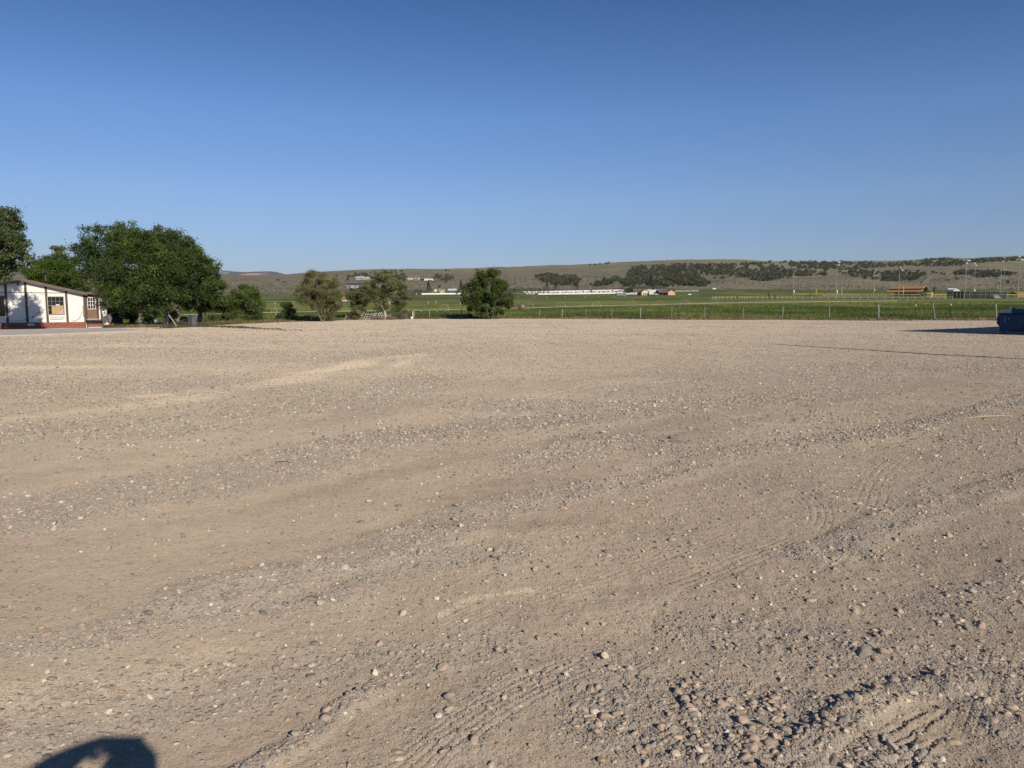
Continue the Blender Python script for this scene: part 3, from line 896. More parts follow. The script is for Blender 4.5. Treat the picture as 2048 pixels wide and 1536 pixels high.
# ---- sage hills
def build_hills():
    px = np.concatenate([np.arange(-4400, -300, 80), np.arange(-300, 2350, 5.0), np.arange(2350, 5900, 80)])
    ys = np.geomspace(742, 3150, 330)
    Yg, Pg = np.meshgrid(ys, px, indexing='ij')
    k = ray(1025, HORIZ).x / ray(1025, HORIZ).y
    X = (Pg - CX) * k * Yg
    Z = ground_z(X, Yg) + fbm(X, Yg, 40, 4, 81) * 2.2 * sstep(780, 900, Yg) - .25 * (1 - sstep(742, 765, Yg))
    top = sstep(.45, .95, (Z - 14) / np.maximum(CAMH + (HORIZ - np.interp(Pg, HPX, HC3)) / FPX * 1700 - 14, 5))
    grassy = np.clip(top + fbm(X, Yg, 180, 4, 83) * 1.4, 0, 1) * (Pg > 700)
    m, n, l, b = mat_nodes('sagebrush')
    a = n.new('ShaderNodeAttribute'); a.attribute_name = 'grassy'
    tc = n.new('ShaderNodeTexCoord')
    def nz(sc, det, st=(1, 1, 1)):
        mp = n.new('ShaderNodeMapping'); mp.inputs['Scale'].default_value = st; l.new(tc.outputs['Object'], mp.inputs[0])
        q = n.new('ShaderNodeTexNoise'); q.inputs['Scale'].default_value = sc; q.inputs['Detail'].default_value = det; q.inputs['Roughness'].default_value = .65
        l.new(mp.outputs[0], q.inputs['Vector']); return q.outputs['Fac']
    def ramp(src, pts):
        q = n.new('ShaderNodeValToRGB'); cr = q.color_ramp
        while len(cr.elements) < len(pts): cr.elements.new(.5)
        for e, (p, c) in zip(cr.elements, pts): e.position = p; e.color = (*c, 1)
        l.new(src, q.inputs[0]); return q.outputs[0]
    def mix(f, c, d, bl='MIX'):
        q = n.new('ShaderNodeMix'); q.data_type = 'RGBA'; q.blend_type = bl
        if hasattr(f, 'links'): l.new(f, q.inputs[0])
        else: q.inputs[0].default_value = f
        l.new(c, q.inputs[6]); l.new(d, q.inputs[7]); return q.outputs[2]
    sage = ramp(nz(.012, 6), [(.33, (.212, .184, .130)), (.5, (.250, .222, .150)), (.68, (.298, .268, .172))])
    gr = ramp(nz(.03, 6, (1, .35, 1)), [(.35, (.235, .21, .13)), (.6, (.31, .285, .155)), (.75, (.36, .315, .19))])
    c = mix(a.outputs['Fac'], sage, gr)
    spk = ramp(nz(.32, 6), [(.40, (.48, .50, .47)), (.5, (.95, .95, .95)), (.64, (1.32, 1.28, 1.18))])
    c = mix(1.0, c, spk, 'MULTIPLY')
    bare = ramp(nz(.02, 5, (.5, 1.6, 1)), [(.66, (0, 0, 0)), (.74, (.5, .5, .5))])
    tan = n.new('ShaderNodeRGB'); tan.outputs[0].default_value = (.37, .30, .22, 1)
    c = mix(bare, c, tan.outputs[0])
    l.new(c, b.inputs['Base Color']); b.inputs['Roughness'].default_value = .95; b.inputs['Specular IOR Level'].default_value = .1
    bp = n.new('ShaderNodeBump'); bp.inputs['Strength'].default_value = .8; bp.inputs['Distance'].default_value = 1.6
    l.new(nz(.3, 6), bp.inputs['Height']); l.new(bp.outputs[0], b.inputs['Normal'])
    mesh_np('sage_hills', np.stack([X, Yg, Z], -1).reshape(-1, 3), grid_faces(*Yg.shape), m, kind='structure', smooth=True,
            attrs={'grassy': ('POINT', grassy.ravel())})

# ---- the mesa with the red cliffs, far behind
def build_mesa():
    px = np.arange(-700, 640, 2.0)
    crest = np.interp(px, [-700, 0, 380, 430, 450, 475, 495, 512, 545, 555, 575, 600, 640], [536, 538, 540, 540.5, 542, 544.2, 545.2, 544, 543.5, 545, 550, 556, 562])
    dc = 9000.0
    t = np.linspace(0, 1.25, 60)
    Tg, Pg = np.meshgrid(t, px, indexing='ij')
    Cg = np.tile(crest, (len(t), 1))
    D = 7600 + Tg * 1400
    prof = np.interp(Tg, [0, .45, .6, .72, .78, .92, 1.0, 1.25], [0, .28, .38, .62, .66, .93, 1.0, .98])
    zc = CAMH + (HORIZ - Cg) / FPX * dc; z0 = CAMH + (HORIZ - 566) / FPX * 7600
    k = ray(1025, HORIZ).x / ray(1025, HORIZ).y
    X = (Pg - CX) * k * D
    gul = fbm(X, D, 420, 4, 91) * .28 * np.sin(np.clip(Tg, 0, 1) * math.pi)
    Z = z0 + (zc - z0) * np.clip(prof + gul, -.1, 1.0)
    m, n, l, b = mat_nodes('mesa_rock')
    geo = n.new('ShaderNodeNewGeometry'); sp = n.new('ShaderNodeSeparateXYZ'); l.new(geo.outputs['Position'], sp.inputs[0])
    tc = n.new('ShaderNodeTexCoord'); nz = n.new('ShaderNodeTexNoise'); nz.inputs['Scale'].default_value = .006; nz.inputs['Detail'].default_value = 7; nz.inputs['Roughness'].default_value = .7
    l.new(tc.outputs['Object'], nz.inputs['Vector'])
    A = n.new('ShaderNodeAttribute'); A.attribute_name = 'cliff'; B = n.new('ShaderNodeAttribute'); B.attribute_name = 'white'
    def thr(x, lo, hi):
        ad = n.new('ShaderNodeMath'); ad.operation = 'ADD'; l.new(x, ad.inputs[0]); l.new(nz.outputs['Fac'], ad.inputs[1])
        mr = n.new('ShaderNodeMapRange'); l.new(ad.outputs[0], mr.inputs[0]); mr.inputs[1].default_value = lo; mr.inputs[2].default_value = hi; return mr.outputs[0]
    m1 = n.new('ShaderNodeMix'); m1.data_type = 'RGBA'; m1.inputs[6].default_value = (.075, .088, .085, 1); m1.inputs[7].default_value = (.58, .32, .24, 1); l.new(thr(A.outputs['Fac'], .9, 1.1), m1.inputs[0])
    m2 = n.new('ShaderNodeMix'); m2.data_type = 'RGBA'; l.new(m1.outputs[2], m2.inputs[6]); m2.inputs[7].default_value = (.60, .50, .42, 1); l.new(thr(B.outputs['Fac'], 1.02, 1.18), m2.inputs[0])
    l.new(m2.outputs[2], b.inputs['Base Color']); b.inputs['Roughness'].default_value = .95
    cl = np.interp(Pg, [430, 448, 475, 500, 524, 536], [.1, .34, .42, .70, .62, 0]) * np.interp(Tg, [0, .3, .88, .94], [1, 1, .9, 0])
    wh = np.interp(Tg, [.72, .80, .92, .98], [0, .50, .56, 0]) * np.interp(Pg, [420, 440, 480, 530, 545, 560], [1, 1, .7, .95, .8, .2])
    mesh_np('far_mesa', np.stack([X, D, Z], -1).reshape(-1, 3), grid_faces(*Tg.shape), m, kind='structure', smooth=True,
            attrs={'cliff': ('POINT', cl.ravel()), 'white': ('POINT', wh.ravel())})

def ribbon(name, pts, half, m, lift, ncross=3, kind='structure'):
    """a strip laid over the land along (x, y) points"""
    pts = smooth_pl(pts, 10); V = []; n = len(pts)
    for i, (x, y) in enumerate(pts):
        ax, ay = pts[max(i - 1, 0)]; bx, by = pts[min(i + 1, n - 1)]
        L = math.hypot(bx - ax, by - ay) or 1; nx, ny = -(by - ay) / L, (bx - ax) / L
        hw = half(i / (n - 1)) if callable(half) else half
        for k in range(ncross):
            o = (k / (ncross - 1) * 2 - 1) * hw
            X, Y = x + nx * o, y + ny * o
            V.append((X, Y, float(ground_z(X, Y)) + lift))
    o = mesh_np(name, np.array(V), grid_faces(n, ncross), m, kind=kind, smooth=True)
    return o

build_lot()
_sm = build_gravel()
build_singles(_sm)
build_field()
build_grass()
build_hills()
build_mesa()
_dirt = pm('pink_dirt', (.46, .33, .25), (.38, .27, .20), .4, .95)
P2 = lambda px, d: (on(px, d).x, d)
ribbon('dirt_road', [P2(380, 318), P2(520, 314), P2(650, 312), P2(800, 312), P2(880, 314), P2(915, 320)], lambda t: 6.5 * (1 - .75 * t), _dirt, .35, 5)
ribbon('hill_track', [(p.x, p.y) for p in (hit(1800, 575), hit(1846, 570), hit(1850, 566), hit(1858, 558), hit(1864, 551))], 3.0, pm('track_dirt', (.27, .22, .16), (.22, .18, .13), .2, .95), .7)
# concrete apron in front of the house
def apron():
    ring = [(-260, 682), (0, 672.6), (80, 670.3), (152, 667.6), (240, 664.4), (288, 663), (262, 660), (212, 657.5), (-260, 664)]
    P = [hit(*q) for q in ring][::-1]
    V = [(p.x, p.y, float(ground_z(p.x, p.y)) + .055) for p in P]; n = len(V)
    W = [(x, y, z - .2) for x, y, z in V]
    mb = MB(); mb.add(V + W, [tuple(range(n))] + [(i, i + n, (i + 1) % n + n, (i + 1) % n) for i in range(n)])
    m = pm('old_concrete', (.60, .535, .435), (.50, .445, .36), .9, .9, .08, bscale=30)
    o = part('concrete_apron', mb, m); o['kind'] = 'structure'
    a, c = hit(14, 667), hit(40, 661.5)
apron()
# ================================================================== TREES AND PLANTS
K0 = ray(1025, HORIZ).x / ray(1025, HORIZ).y * FPX     # bearing scale, about 1

def leaves_np(P, size, rg, up=.35, aspect=.55):
    """a small pointed quad at each point"""
    n = len(P)
    d = rg.normal(size=(n, 3)); d[:, 2] += up * .0
    d /= np.linalg.norm(d, axis=1)[:, None]
    nrm = rg.normal(size=(n, 3)); nrm[:, 2] += up * 2
    s = np.cross(nrm, d); s /= np.maximum(np.linalg.norm(s, axis=1), 1e-6)[:, None]
    L = (size * rg.uniform(.6, 1.3, n))[:, None]
    W = L * aspect
    V = np.stack([P - d * L * .5, P + s * W * .5 + d * L * .05, P + d * L * .5, P - s * W * .5 + d * L * .05], 1)
    return V.reshape(-1, 3)

def crown_points(lobes, clumps_per, leaves_per, rad, rg, shell=.55, flat=1.0, gaps=None):
    """lobes: (centre, (rx, ry, rz)); returns leaf points and a tint per leaf"""
    pts, tint = [], []
    vol = np.array([(l[1][0] * l[1][1] * l[1][2]) ** (2 / 3) for l in lobes]); vol /= vol.sum()
    total = clumps_per
    for (c, r), v in zip(lobes, vol):
        k = max(3, int(total * v))
        d = rg.normal(size=(k, 3)); d /= np.linalg.norm(d, axis=1)[:, None]
        q = shell + (1 - shell) * rg.random(k) ** .6
        q = q * (1 + .22 * (vnoise(d[:, 0] * 2.3 + c[0], d[:, 1] * 2.3 + d[:, 2] * 1.9 + c[1], 7) - .5) * 2)
        cc = np.array(c) + d * q[:, None] * np.array(r)
        cr = rad * rg.uniform(.6, 1.35, k)
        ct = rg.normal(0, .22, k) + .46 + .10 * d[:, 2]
        m = leaves_per
        off = rg.normal(size=(k, m, 3)) * .5 * cr[:, None, None]; off[..., 2] *= flat
        pts.append((cc[:, None, :] + off).reshape(-1, 3)); tint.append(np.clip(ct[:, None] + rg.normal(0, .13, (k, m)), 0, 1).ravel())
    return np.vstack(pts), np.concatenate(tint)

def leaf_mesh(name, P, T, size, m, parent, rg, aspect=.55, up=.35):
    V = leaves_np(P, size, rg, up, aspect)
    return mesh_np(name, V, np.arange(len(V)).reshape(-1, 4), m, parent, attrs={'tint': ('FACE', T)})

BARK = pm('bark_grey', (.25, .205, .16), (.15, .12, .095), 9, .95, .7, stretch=(1, 1, .25), bscale=22)
BARK_D = pm('bark_dark', (.13, .10, .075), (.075, .06, .045), 9, .95, .7, stretch=(1, 1, .25), bscale=22)
BARK_P = pm('bark_pale', (.44, .37, .29), (.30, .24, .19), 9, .95, .5, stretch=(1, 1, .3), bscale=22)
L_ELM = leaf_mat('elm_leaf', (.018, .036, .008), (.125, .165, .034), .12, (.052, .084, .017))
L_BRIGHT = leaf_mat('bright_leaf', (.035, .070, .008), (.125, .190, .025), .3, (.072, .125, .014))
L_COTTON = leaf_mat('cottonwood_leaf', (.026, .046, .014), (.180, .200, .075), .13, (.070, .098, .030))
L_OLIVE = leaf_mat('olive_leaf', (.090, .092, .036), (.38, .35, .165), .3, (.21, .205, .085))
L_SPARSE = leaf_mat('grey_green_leaf', (.062, .076, .028), (.30, .30, .13), .3, (.15, .17, .06))
L_SHRUB = leaf_mat('shrub_leaf', (.032, .056, .013), (.19, .22, .055), .2, (.085, .12, .027))

def limb(mb, a, b, r0, r1, rg, n=5, wob=.12, sides=7):
    a = Vector(a); b = Vector(b); L = (b - a).length; pts = []
    for i in range(n + 1):
        t = i / n
        p = a.lerp(b, t)
        if 0 < i < n: p += Vector(rg.normal(0, wob * L * .35, 3)) * math.sin(math.pi * t)
        pts.append(p)
    mb.tube(pts, [r0 + (r1 - r0) * (i / n) ** .8 for i in range(n + 1)], sides)

def tree(name, label, cat, px, d, lobes, leaf, bark, n_clumps=420, per=42, size=.17, rad=.5, dense=1.15, trunk_r=.2, fork=.35, stems=None, twigs=40,
         group=None, seed=1, shell=.5, flat=.8, aspect=.55, base_py=None, base=None):
    """lobes in pixels of the frame at distance d: (px, py, rx, ry, depth offset in metres)"""
    rg = np.random.default_rng(seed)
    B = base if base is not None else on(px, d)
    root = thing(name, label, cat, B, 0, group)
    LB = []
    for (lx, ly, rx, ry, dz) in lobes:
        s = (d + dz) / FPX
        c = at(lx, ly, d + dz) - B
        LB.append((tuple(c), (rx * s, (rx + ry) * .5 * s * .85, ry * s)))
    P, T = crown_points(LB, int(n_clumps * dense * 1.45), int(per / dense), rad * .95, rg, shell, flat)
    ok = P[:, 2] > .05
    P, T = P[ok], T[ok]
    leaf_mesh('crown', P, T, size, leaf, root, rg, aspect)
    mb = MB()
    cx = np.average([l[0] for l in LB], axis=0, weights=[l[1][2] for l in LB])
    top = max(l[0][2] for l in LB)
    if stems is None:
        f = Vector((cx[0] * .3, cx[1] * .3, max(.6, top * fork)))
        mb.tube([(0, 0, -.15), (0, 0, .06), tuple(f * .5), tuple(f)], [trunk_r * 1.45, trunk_r * 1.12, trunk_r * .95, trunk_r * .8], 10)
        roots = [f] * 1
    else:
        roots = []
        for (dx, dz_) in stems:
            f = Vector((dx, rg.normal(0, .15), dz_))
            limb(mb, (dx * .12, 0, -.1), f, trunk_r * rg.uniform(.6, .9), trunk_r * .4, rg, 4, .08)
            roots.append(f)
    for i, (c, r) in enumerate(LB):
        f = min(roots, key=lambda q: (q - Vector(c)).length)
        tip = Vector(c) + Vector((0, 0, r[2] * .35))
        limb(mb, f, tip, trunk_r * (.5 if stems is None else .34), trunk_r * .08, rg, 6, .12)
        for k in range(max(3, twigs // len(LB))):
            t = rg.uniform(.25, .95); p = f.lerp(tip, t)
            dv = rg.normal(size=3); dv /= np.linalg.norm(dv); dv[2] = abs(dv[2]) * .7
            q = Vector(c) + Vector(dv * np.array(r) * rg.uniform(.55, .95))
            limb(mb, p, q, trunk_r * .16, .012, rg, 4, .12, 5)
    part('trunk', mb, bark, root, smooth=True)
    return root

GRP = 'big leafy trees crowded beside the white house'
tree('shade_tree', 'tall leafy tree cut off by the left edge, shading the white wall', 'tree', -75, 53,
     [(-30, 500, 60, 60, 0), (10, 452, 32, 36, 0), (34, 508, 28, 34, 0), (-2, 530, 34, 30, .5), (22, 438, 18, 20, 0), (-70, 430, 60, 60, 1), (8, 490, 40, 40, -.5), (28, 470, 22, 26, .4)],
     L_COTTON, BARK, 900, 26, .165, .36, .34, .35, group=GRP, seed=2, shell=.5)
tree('shade_tree', 'bright yellow-green tree showing over the house roof', 'tree', 95, 78,
     [(98, 552, 38, 34, 0), (72, 562, 26, 26, 0), (130, 560, 30, 34, 1)], L_BRIGHT, BARK, 330, 42, .17, .5, .22, .4, group=GRP, seed=3)
tree('shade_tree', 'small far grey-green treetop between the left tree and the tall grove', 'tree', 112, 96,
     [(112, 512, 18, 22, 0), (90, 530, 16, 18, 0), (140, 522, 14, 16, 0)], L_COTTON, BARK, 170, 34, .2, .5, .2, .5, group=GRP, seed=4)
tree('shade_tree', 'tallest dark tree at the back of the grove with domed top', 'tree', 215, 84,
     [(212, 492, 58, 46, 0), (180, 520, 34, 50, 0), (250, 480, 46, 34, 0), (290, 490, 40, 34, 1), (200, 560, 50, 50, 0)], L_ELM, BARK, 620, 40, .18, .55, .33, .35, group=GRP, seed=5)
tree('shade_tree', 'broad round-crowned tree with grey trunk at the front of the grove', 'tree', 281, 66,
     [(278, 535, 62, 62, 0), (235, 560, 36, 50, 0), (320, 548, 46, 54, 0), (262, 490, 44, 32, 0), (300, 596, 52, 34, -1.2), (248, 602, 40, 26, -.6)], L_ELM, BARK_P, 900, 42, .16, .5, .27, .22, group=GRP, seed=6)
tree('shade_tree', 'shaggy tree with bark-stripped trunk and a broken limb hanging', 'tree', 328, 67.5,
     [(360, 532, 48, 48, 1), (345, 492, 40, 28, 2), (392, 560, 40, 46, 1), (350, 585, 42, 28, 0)], L_ELM, BARK_P, 600, 42, .165, .5, .27, .22, group=GRP, seed=7)
tree('shade_tree', 'lower tree at the right end of the grove behind the grey cabinet', 'tree', 397, 73,
     [(405, 572, 40, 44, 0), (432, 590, 24, 36, 0), (390, 600, 34, 26, -1), (412, 540, 24, 24, 1), (437, 622, 22, 20, .5)], L_SHRUB, BARK_P, 520, 42, .165, .45, .19, .2, group=GRP, seed=8)
tree('shade_tree', 'pale leafy treetop showing above the right side of the grove', 'tree', 350, 88,
     [(343, 482, 22, 22, 0), (318, 474, 30, 20, 0), (375, 510, 26, 28, 0), (396, 525, 16, 26, 0), (350, 545, 50, 50, 0)], L_COTTON, BARK, 420, 38, .19, .5, .25, .4, group=GRP, seed=9)
tree('shade_tree', 'dark trunked tree deep in the grove beside the house corner', 'tree', 236, 72,
     [(244, 585, 26, 34, 0), (234, 612, 12, 18, 0), (262, 592, 34, 26, 2)], L_ELM, BARK_D, 300, 40, .17, .5, .2, .3, group=GRP, seed=10)
rg0 = np.random.default_rng(40)
for i, (px, d, lab) in enumerate([(226, 76, 'low dark undergrowth bush against the house corner'), (262, 78, 'low dark bush between two grove trunks'),
                                  (300, 80, 'shaded bush right of the grey front trunk'), (338, 68.2, 'weedy sucker bush at the foot of the shaggy trunk')]):
    big = i < 3
    tree('bush', lab, 'bush', px, d, [(px, 632 - (3 if big else -4), 22 if big else 12, 20 if big else 14, 0)] + ([(px + 16, 626, 18, 16, 1)] if big else []),
         L_ELM if big else L_SHRUB, BARK_D, 90 if big else 60, 34, .15, .4, .05, .3, group='bushes under the grove', seed=60 + i, twigs=12)

# trees and shrubs along the edge of the lot
tree('shrub_tree', 'round bushy green shrub tree nearest the grove', 'tree', 489, 72,
     [(492, 604, 32, 32, 0), (470, 612, 16, 22, 0), (510, 618, 15, 22, 0), (490, 585, 24, 16, 0), (476, 634, 20, 9, -.6), (506, 636, 18, 8, -.6)], L_SHRUB, BARK_D, 760, 40, .135, .36, .09, .2,
     stems=[(-.7, 1.0), (-.2, 1.2), (.4, 1.1), (.8, .9)], seed=11, shell=.4, twigs=60)
tree('shrub', 'small dense dark green shrub between two larger trees', 'shrub', 573, 74.5,
     [(573, 628, 14, 14, 0), (568, 616, 10, 12, 0), (580, 622, 10, 12, 0), (564, 634, 8, 8, 0)], L_SHRUB, BARK_D, 330, 36, .12, .28, .05, .2,
     stems=[(-.3, .5), (.1, .6), (.4, .5)], seed=12, twigs=20)
tree('shrub_tree', 'feathery olive tree spreading from a V of brown stems', 'tree', 645, 71,
     [(640, 575, 36, 30, 0), (612, 588, 18, 24, 0), (666, 588, 20, 30, 0), (632, 555, 20, 14, 0), (655, 612, 20, 24, 0), (678, 600, 10, 18, 0), (660, 636, 15, 12, 0), (625, 605, 16, 18, 0)], L_OLIVE, BARK, 980, 40, .12, .34, .10, .2,
     stems=[(-.55, 1.2), (-.15, 1.6), (.3, 1.5), (.7, 1.1)], seed=13, shell=.3, aspect=.35, twigs=90)
tree('shrub_tree', 'thin ragged tree left of the collapsed white fence', 'tree', 720, 76,
     [(718, 602, 20, 28, 0), (708, 588, 12, 18, 0), (730, 590, 12, 22, 0), (716, 624, 16, 14, 0), (735, 575, 10, 10, 0)], L_SPARSE, BARK, 480, 34, .13, .34, .08, .2,
     stems=[(-.3, 1.0), (.1, 1.2), (.5, 1.3)], seed=14, shell=.3, twigs=50)
tree('shrub_tree', 'gappy pale-trunked tree beside the brush pile', 'tree', 780, 78,
     [(775, 572, 26, 22, 0), (795, 588, 20, 28, 0), (755, 590, 20, 20, 0), (766, 560, 18, 14, 0), (788, 610, 22, 14, 0), (762, 612, 14, 12, 0), (806, 598, 12, 20, 0), (742, 578, 12, 14, 0)], L_SPARSE, BARK_P, 640, 32, .14, .36, .10, .24,
     stems=[(0, 1.3), (-.7, 1.1)], seed=15, shell=.35, twigs=70)
tree('shrub_tree', 'isolated full green tree standing near the middle of the lot edge', 'tree', 975, 80,
     [(975, 578, 38, 34, 0), (950, 592, 24, 28, 0), (1000, 592, 24, 30, 0), (958, 560, 20, 18, 0), (992, 556, 20, 20, 0), (978, 618, 30, 20, 0), (944, 606, 18, 14, 0), (1012, 606, 14, 14, 0)], L_SHRUB, BARK_D, 960, 38, .15, .40, .12, .2,
     stems=[(-.6, 1.0), (-.1, 1.3), (.5, 1.2), (.9, .9)], seed=16, shell=.4, twigs=80)
# weeping branch and dry clumps at the feet
tree('shrub', 'tiny weed clump left of the isolated tree', 'shrub', 939, 82, [(939, 630, 4, 7, 0)], L_SHRUB, BARK_D, 26, 20, .08, .14, .02, .2, stems=[(0, .2)], seed=17, twigs=3)
tree('tumbleweed_bush', 'dry tan grass clump behind the pale-trunked tree', 'bush', 797, 80, [(797, 622, 13, 13, 0), (806, 630, 9, 8, 0)],
     leaf_mat('dry_leaf', (.17, .13, .085), (.42, .33, .22), .15, (.28, .22, .15)), BARK, 110, 30, .12, .28, .02, .2, stems=[(-.1, .4), (.2, .4)], seed=18, aspect=.2, twigs=10)

# ------------------------------------------------------------------ conifers in the valley
L_SPRUCE = leaf_mat('spruce_needle', (.014, .026, .016), (.060, .085, .060), .1, (.032, .050, .034))
L_JUN = leaf_mat('juniper_needle', (.034, .040, .022), (.150, .150, .085), .1, (.078, .085, .046))
def cone_tree(h, r, n, seed, size):
    rg = np.random.default_rng(seed)
    t = rg.random(n) ** .75
    tier = (1 - t) * (.82 + .18 * np.abs(np.sin(t * 26)))
    a = rg.uniform(0, 6.283, n); q = rg.random(n) ** .4
    rr = r * tier * q
    P = np.stack([rr * np.cos(a), rr * np.sin(a), h * (.06 + .94 * t) - rr * .12], -1)
    return P, np.clip(.45 + rg.normal(0, .22, n), 0, 1), rg
def spruce(label, p, h, r, seed, name='spruce_tree', group='dark conifers in the valley', n=700, leaf=None):
    root = thing(name, label, 'conifer', p, 0, group)
    P, T, rg = cone_tree(h, r, n, seed, .6)
    leaf_mesh('crown', P, T, h * .075, leaf or L_SPRUCE, root, rg, .5)
    mb = MB(); mb.tube([(0, 0, -.3), (0, 0, h * .5)], [h * .022, h * .008], 6)
    part('trunk', mb, BARK_D, root)
    return root
def spruce_px(label, px, top, bot, wpx, seed, d=None, **kw):
    p = on(px, d) if d else hit(px, bot)
    s = p.y / FPX
    spruce(label, p, (bot - top) * s, wpx / 2 * s, seed, **kw)
spruce_px('broad dark spruce below the white hillside house', 857, 561, 584, 16, 1)
spruce_px('slim dark spruce just left of the isolated tree', 922, 560, 584, 14, 2)
spruce_px('first of two dark spruces behind the cemetery, the ragged one', 1094, 563, 580, 12, 3)
spruce_px('second of two dark spruces behind the cemetery, the pointed one', 1111, 565, 580, 12, 4)
spruce_px('squat dark pine alone at the back of the cemetery', 1155, 567, 579.5, 12, 5)
spruce_px('tiny spruce beside the pointed cemetery spruce', 1119, 574, 580, 5, 6, n=250)
spruce_px('young blue spruce by the pale rail fence', 1537.5, 584, 598, 7, 7, n=400)
spruce_px('young dark pine right of the young blue spruce', 1549, 588, 598, 7, 8, n=400)
spruce_px('rounded dark evergreen right of the rust-roofed pavilion', 1867.5, 573, 588, 9, 9, n=500)
spruce_px('tall dark pine rising behind the green-roofed lodge', 1301, 548, 576, 17, 10, n=700)
def leafy(label, px, top, bot, wpx, seed, leaf=L_ELM, name='leafy_tree', group='small trees around the valley homes', d=None):
    p = on(px, d) if d else hit(px, bot); s = p.y / FPX; rg = np.random.default_rng(seed)
    root = thing(name, label, 'tree', p, 0, group)
    h = (bot - top) * s; r = wpx / 2 * s
    P, T = crown_points([((-r * .35, 0, h * .55), (r * .62, r * .6, h * .38)), ((r * .35, 0, h * .52), (r * .62, r * .6, h * .36)), ((0, 0, h * .68), (r * .6, r * .6, h * .32))], 70, 14, r * .22, rg, .5)
    P[:, 2] = np.maximum(P[:, 2], h * .08)
    leaf_mesh('crown', P, T, r * .16, leaf, root, rg)
    mb = MB(); mb.tube([(0, 0, -.2), (0, 0, h * .5)], [r * .08, r * .04], 6); part('trunk', mb, BARK_D, root)
leafy('round bright green tree beside the blue-grey container', 1259, 573.5, 588, 20, 1, L_BRIGHT)
leafy('small dark tree at the front fence of the cemetery', 1096, 579, 584.5, 6, 2)
leafy('dark dome-shaped tree inside the cemetery', 1182, 580, 586, 7, 3)
leafy('dark round bush in front of the valley white fence', 914, 584, 589.5, 6, 4)
leafy('dark scrub behind the pickup on the dirt road', 820, 596, 602, 11, 5, d=330)
for i in range(14):
    px = 1014 + i * 5.6 + (i % 3) * .8
    leafy(['dark windbreak tree, first by the isolated tree', 'dark windbreak tree, last of the row before the cemetery'][i == 13] if i in (0, 13) else 'dark narrow windbreak tree in the row before the cemetery',
          px, 573.5 + ((i * 7) % 5) * .5, 588.0, 7.5, 30 + i, L_ELM, 'windbreak_tree', 'windbreak row')

# ------------------------------------------------------------------ junipers over the hills
def juniper_mesh(seed, n=130):
    rg = np.random.default_rng(seed)
    r = rg.uniform(1.9, 2.6); h = rg.uniform(3.4, 4.8)
    lb = [((rg.uniform(-.5, .5), rg.uniform(-.5, .5), h * .5), (r * .8, r * .8, h * .46))] + [((rg.uniform(-1, 1) * r * .6, rg.uniform(-1, 1) * r * .6, h * rg.uniform(.35, .6)), (r * .55, r * .55, h * .3)) for _ in range(3)]
    P, T = crown_points(lb, n // 7, 9, .55, rg, .55)
    P[:, 2] = np.maximum(P[:, 2], .15)
    V = leaves_np(P, 1.05, rg, .35, .75)
    # short trunk
    tv = np.array([[math.cos(a) * q, math.sin(a) * q, z] for z, q in ((-.3, .22), (h * .5, .12)) for a in (0, 1.571, 3.142, 4.712)])
    tf = [[i, (i + 1) % 4, (i + 1) % 4 + 4, i + 4] for i in range(4)]
    F_ = np.vstack([np.arange(len(V)).reshape(-1, 4), np.array(tf) + len(V)])
    return np.vstack([V, tv]), F_, np.clip(np.concatenate([T * .55 + .45 * ((seed * 37) % 8) / 8 - .02, np.zeros(4)]), 0, 1)
JUN = [juniper_mesh(200 + i) for i in range(8)]
JME = []
for i, (V, F_, T) in enumerate(JUN):
    o = mesh_np('juniper_tree', V, F_, L_JUN, attrs={'tint': ('FACE', T)})
    JME.append(o.data); bpy.data.objects.remove(o)

def in_poly(px, py, poly):
    c = False; n = len(poly)
    for i in range(n):
        (x1, y1), (x2, y2) = poly[i], poly[(i + 1) % n]
        if (y1 > py) != (y2 > py) and px < (x2 - x1) * (py - y1) / (y2 - y1) + x1: c = not c
    return c

# stands of junipers: outline in the frame, spacing (pixels), name of the stand
STANDS = [
    ([(1066, 552), (1090, 547), (1120, 550), (1150, 553), (1161, 560), (1150, 570), (1120, 571), (1095, 566), (1078, 560)], 4.2),
    ([(1190, 572), (1200, 562), (1222, 557), (1250, 552), (1262, 545), (1258, 538), (1275, 533), (1300, 534), (1322, 531), (1360, 528), (1400, 529), (1460, 528), (1520, 525.5), (1600, 523), (1618, 526), (1612, 548), (1600, 552), (1560, 556), (1535, 562), (1510, 563), (1500, 556), (1470, 552), (1440, 549), (1400, 549), (1395, 552), (1420, 566), (1416, 571), (1390, 573), (1360, 570), (1345, 573), (1300, 571), (1265, 573), (1235, 567)], 4.4),
    ([(1600, 523.5), (1640, 523), (1700, 524), (1740, 525), (1800, 524), (1850, 521), (1890, 517), (1940, 522), (1935, 530), (1870, 531.5), (1800, 531.5), (1740, 535), (1700, 539), (1660, 541), (1620, 538)], 4.2),
    ([(1600, 545), (1640, 541), (1656, 546), (1650, 551), (1620, 551), (1604, 556)], 4.6),
    ([(1678, 545), (1700, 541), (1760, 543), (1800, 543), (1830, 541), (1868, 546), (1850, 551), (1838, 558), (1800, 561), (1768, 562), (1720, 555)], 4.4),
    ([(1905, 548), (1925, 541), (1990, 541), (2030, 545), (2035, 549), (2000, 552), (1975, 555), (1930, 553)], 4.4),
    ([(1930, 520), (1990, 517), (2060, 516), (2060, 520), (2000, 523), (1940, 525)], 4.0),
    ([(720, 548), (745, 545), (790, 544), (815, 550), (812, 560), (790, 565), (760, 560), (730, 556)], 5.0),
    ([(678, 552), (700, 547), (725, 548), (745, 552), (700, 556)], 5.4),
    ([(865, 556), (870, 549), (905, 551), (908, 560), (895, 566), (880, 563)], 6.5),
]
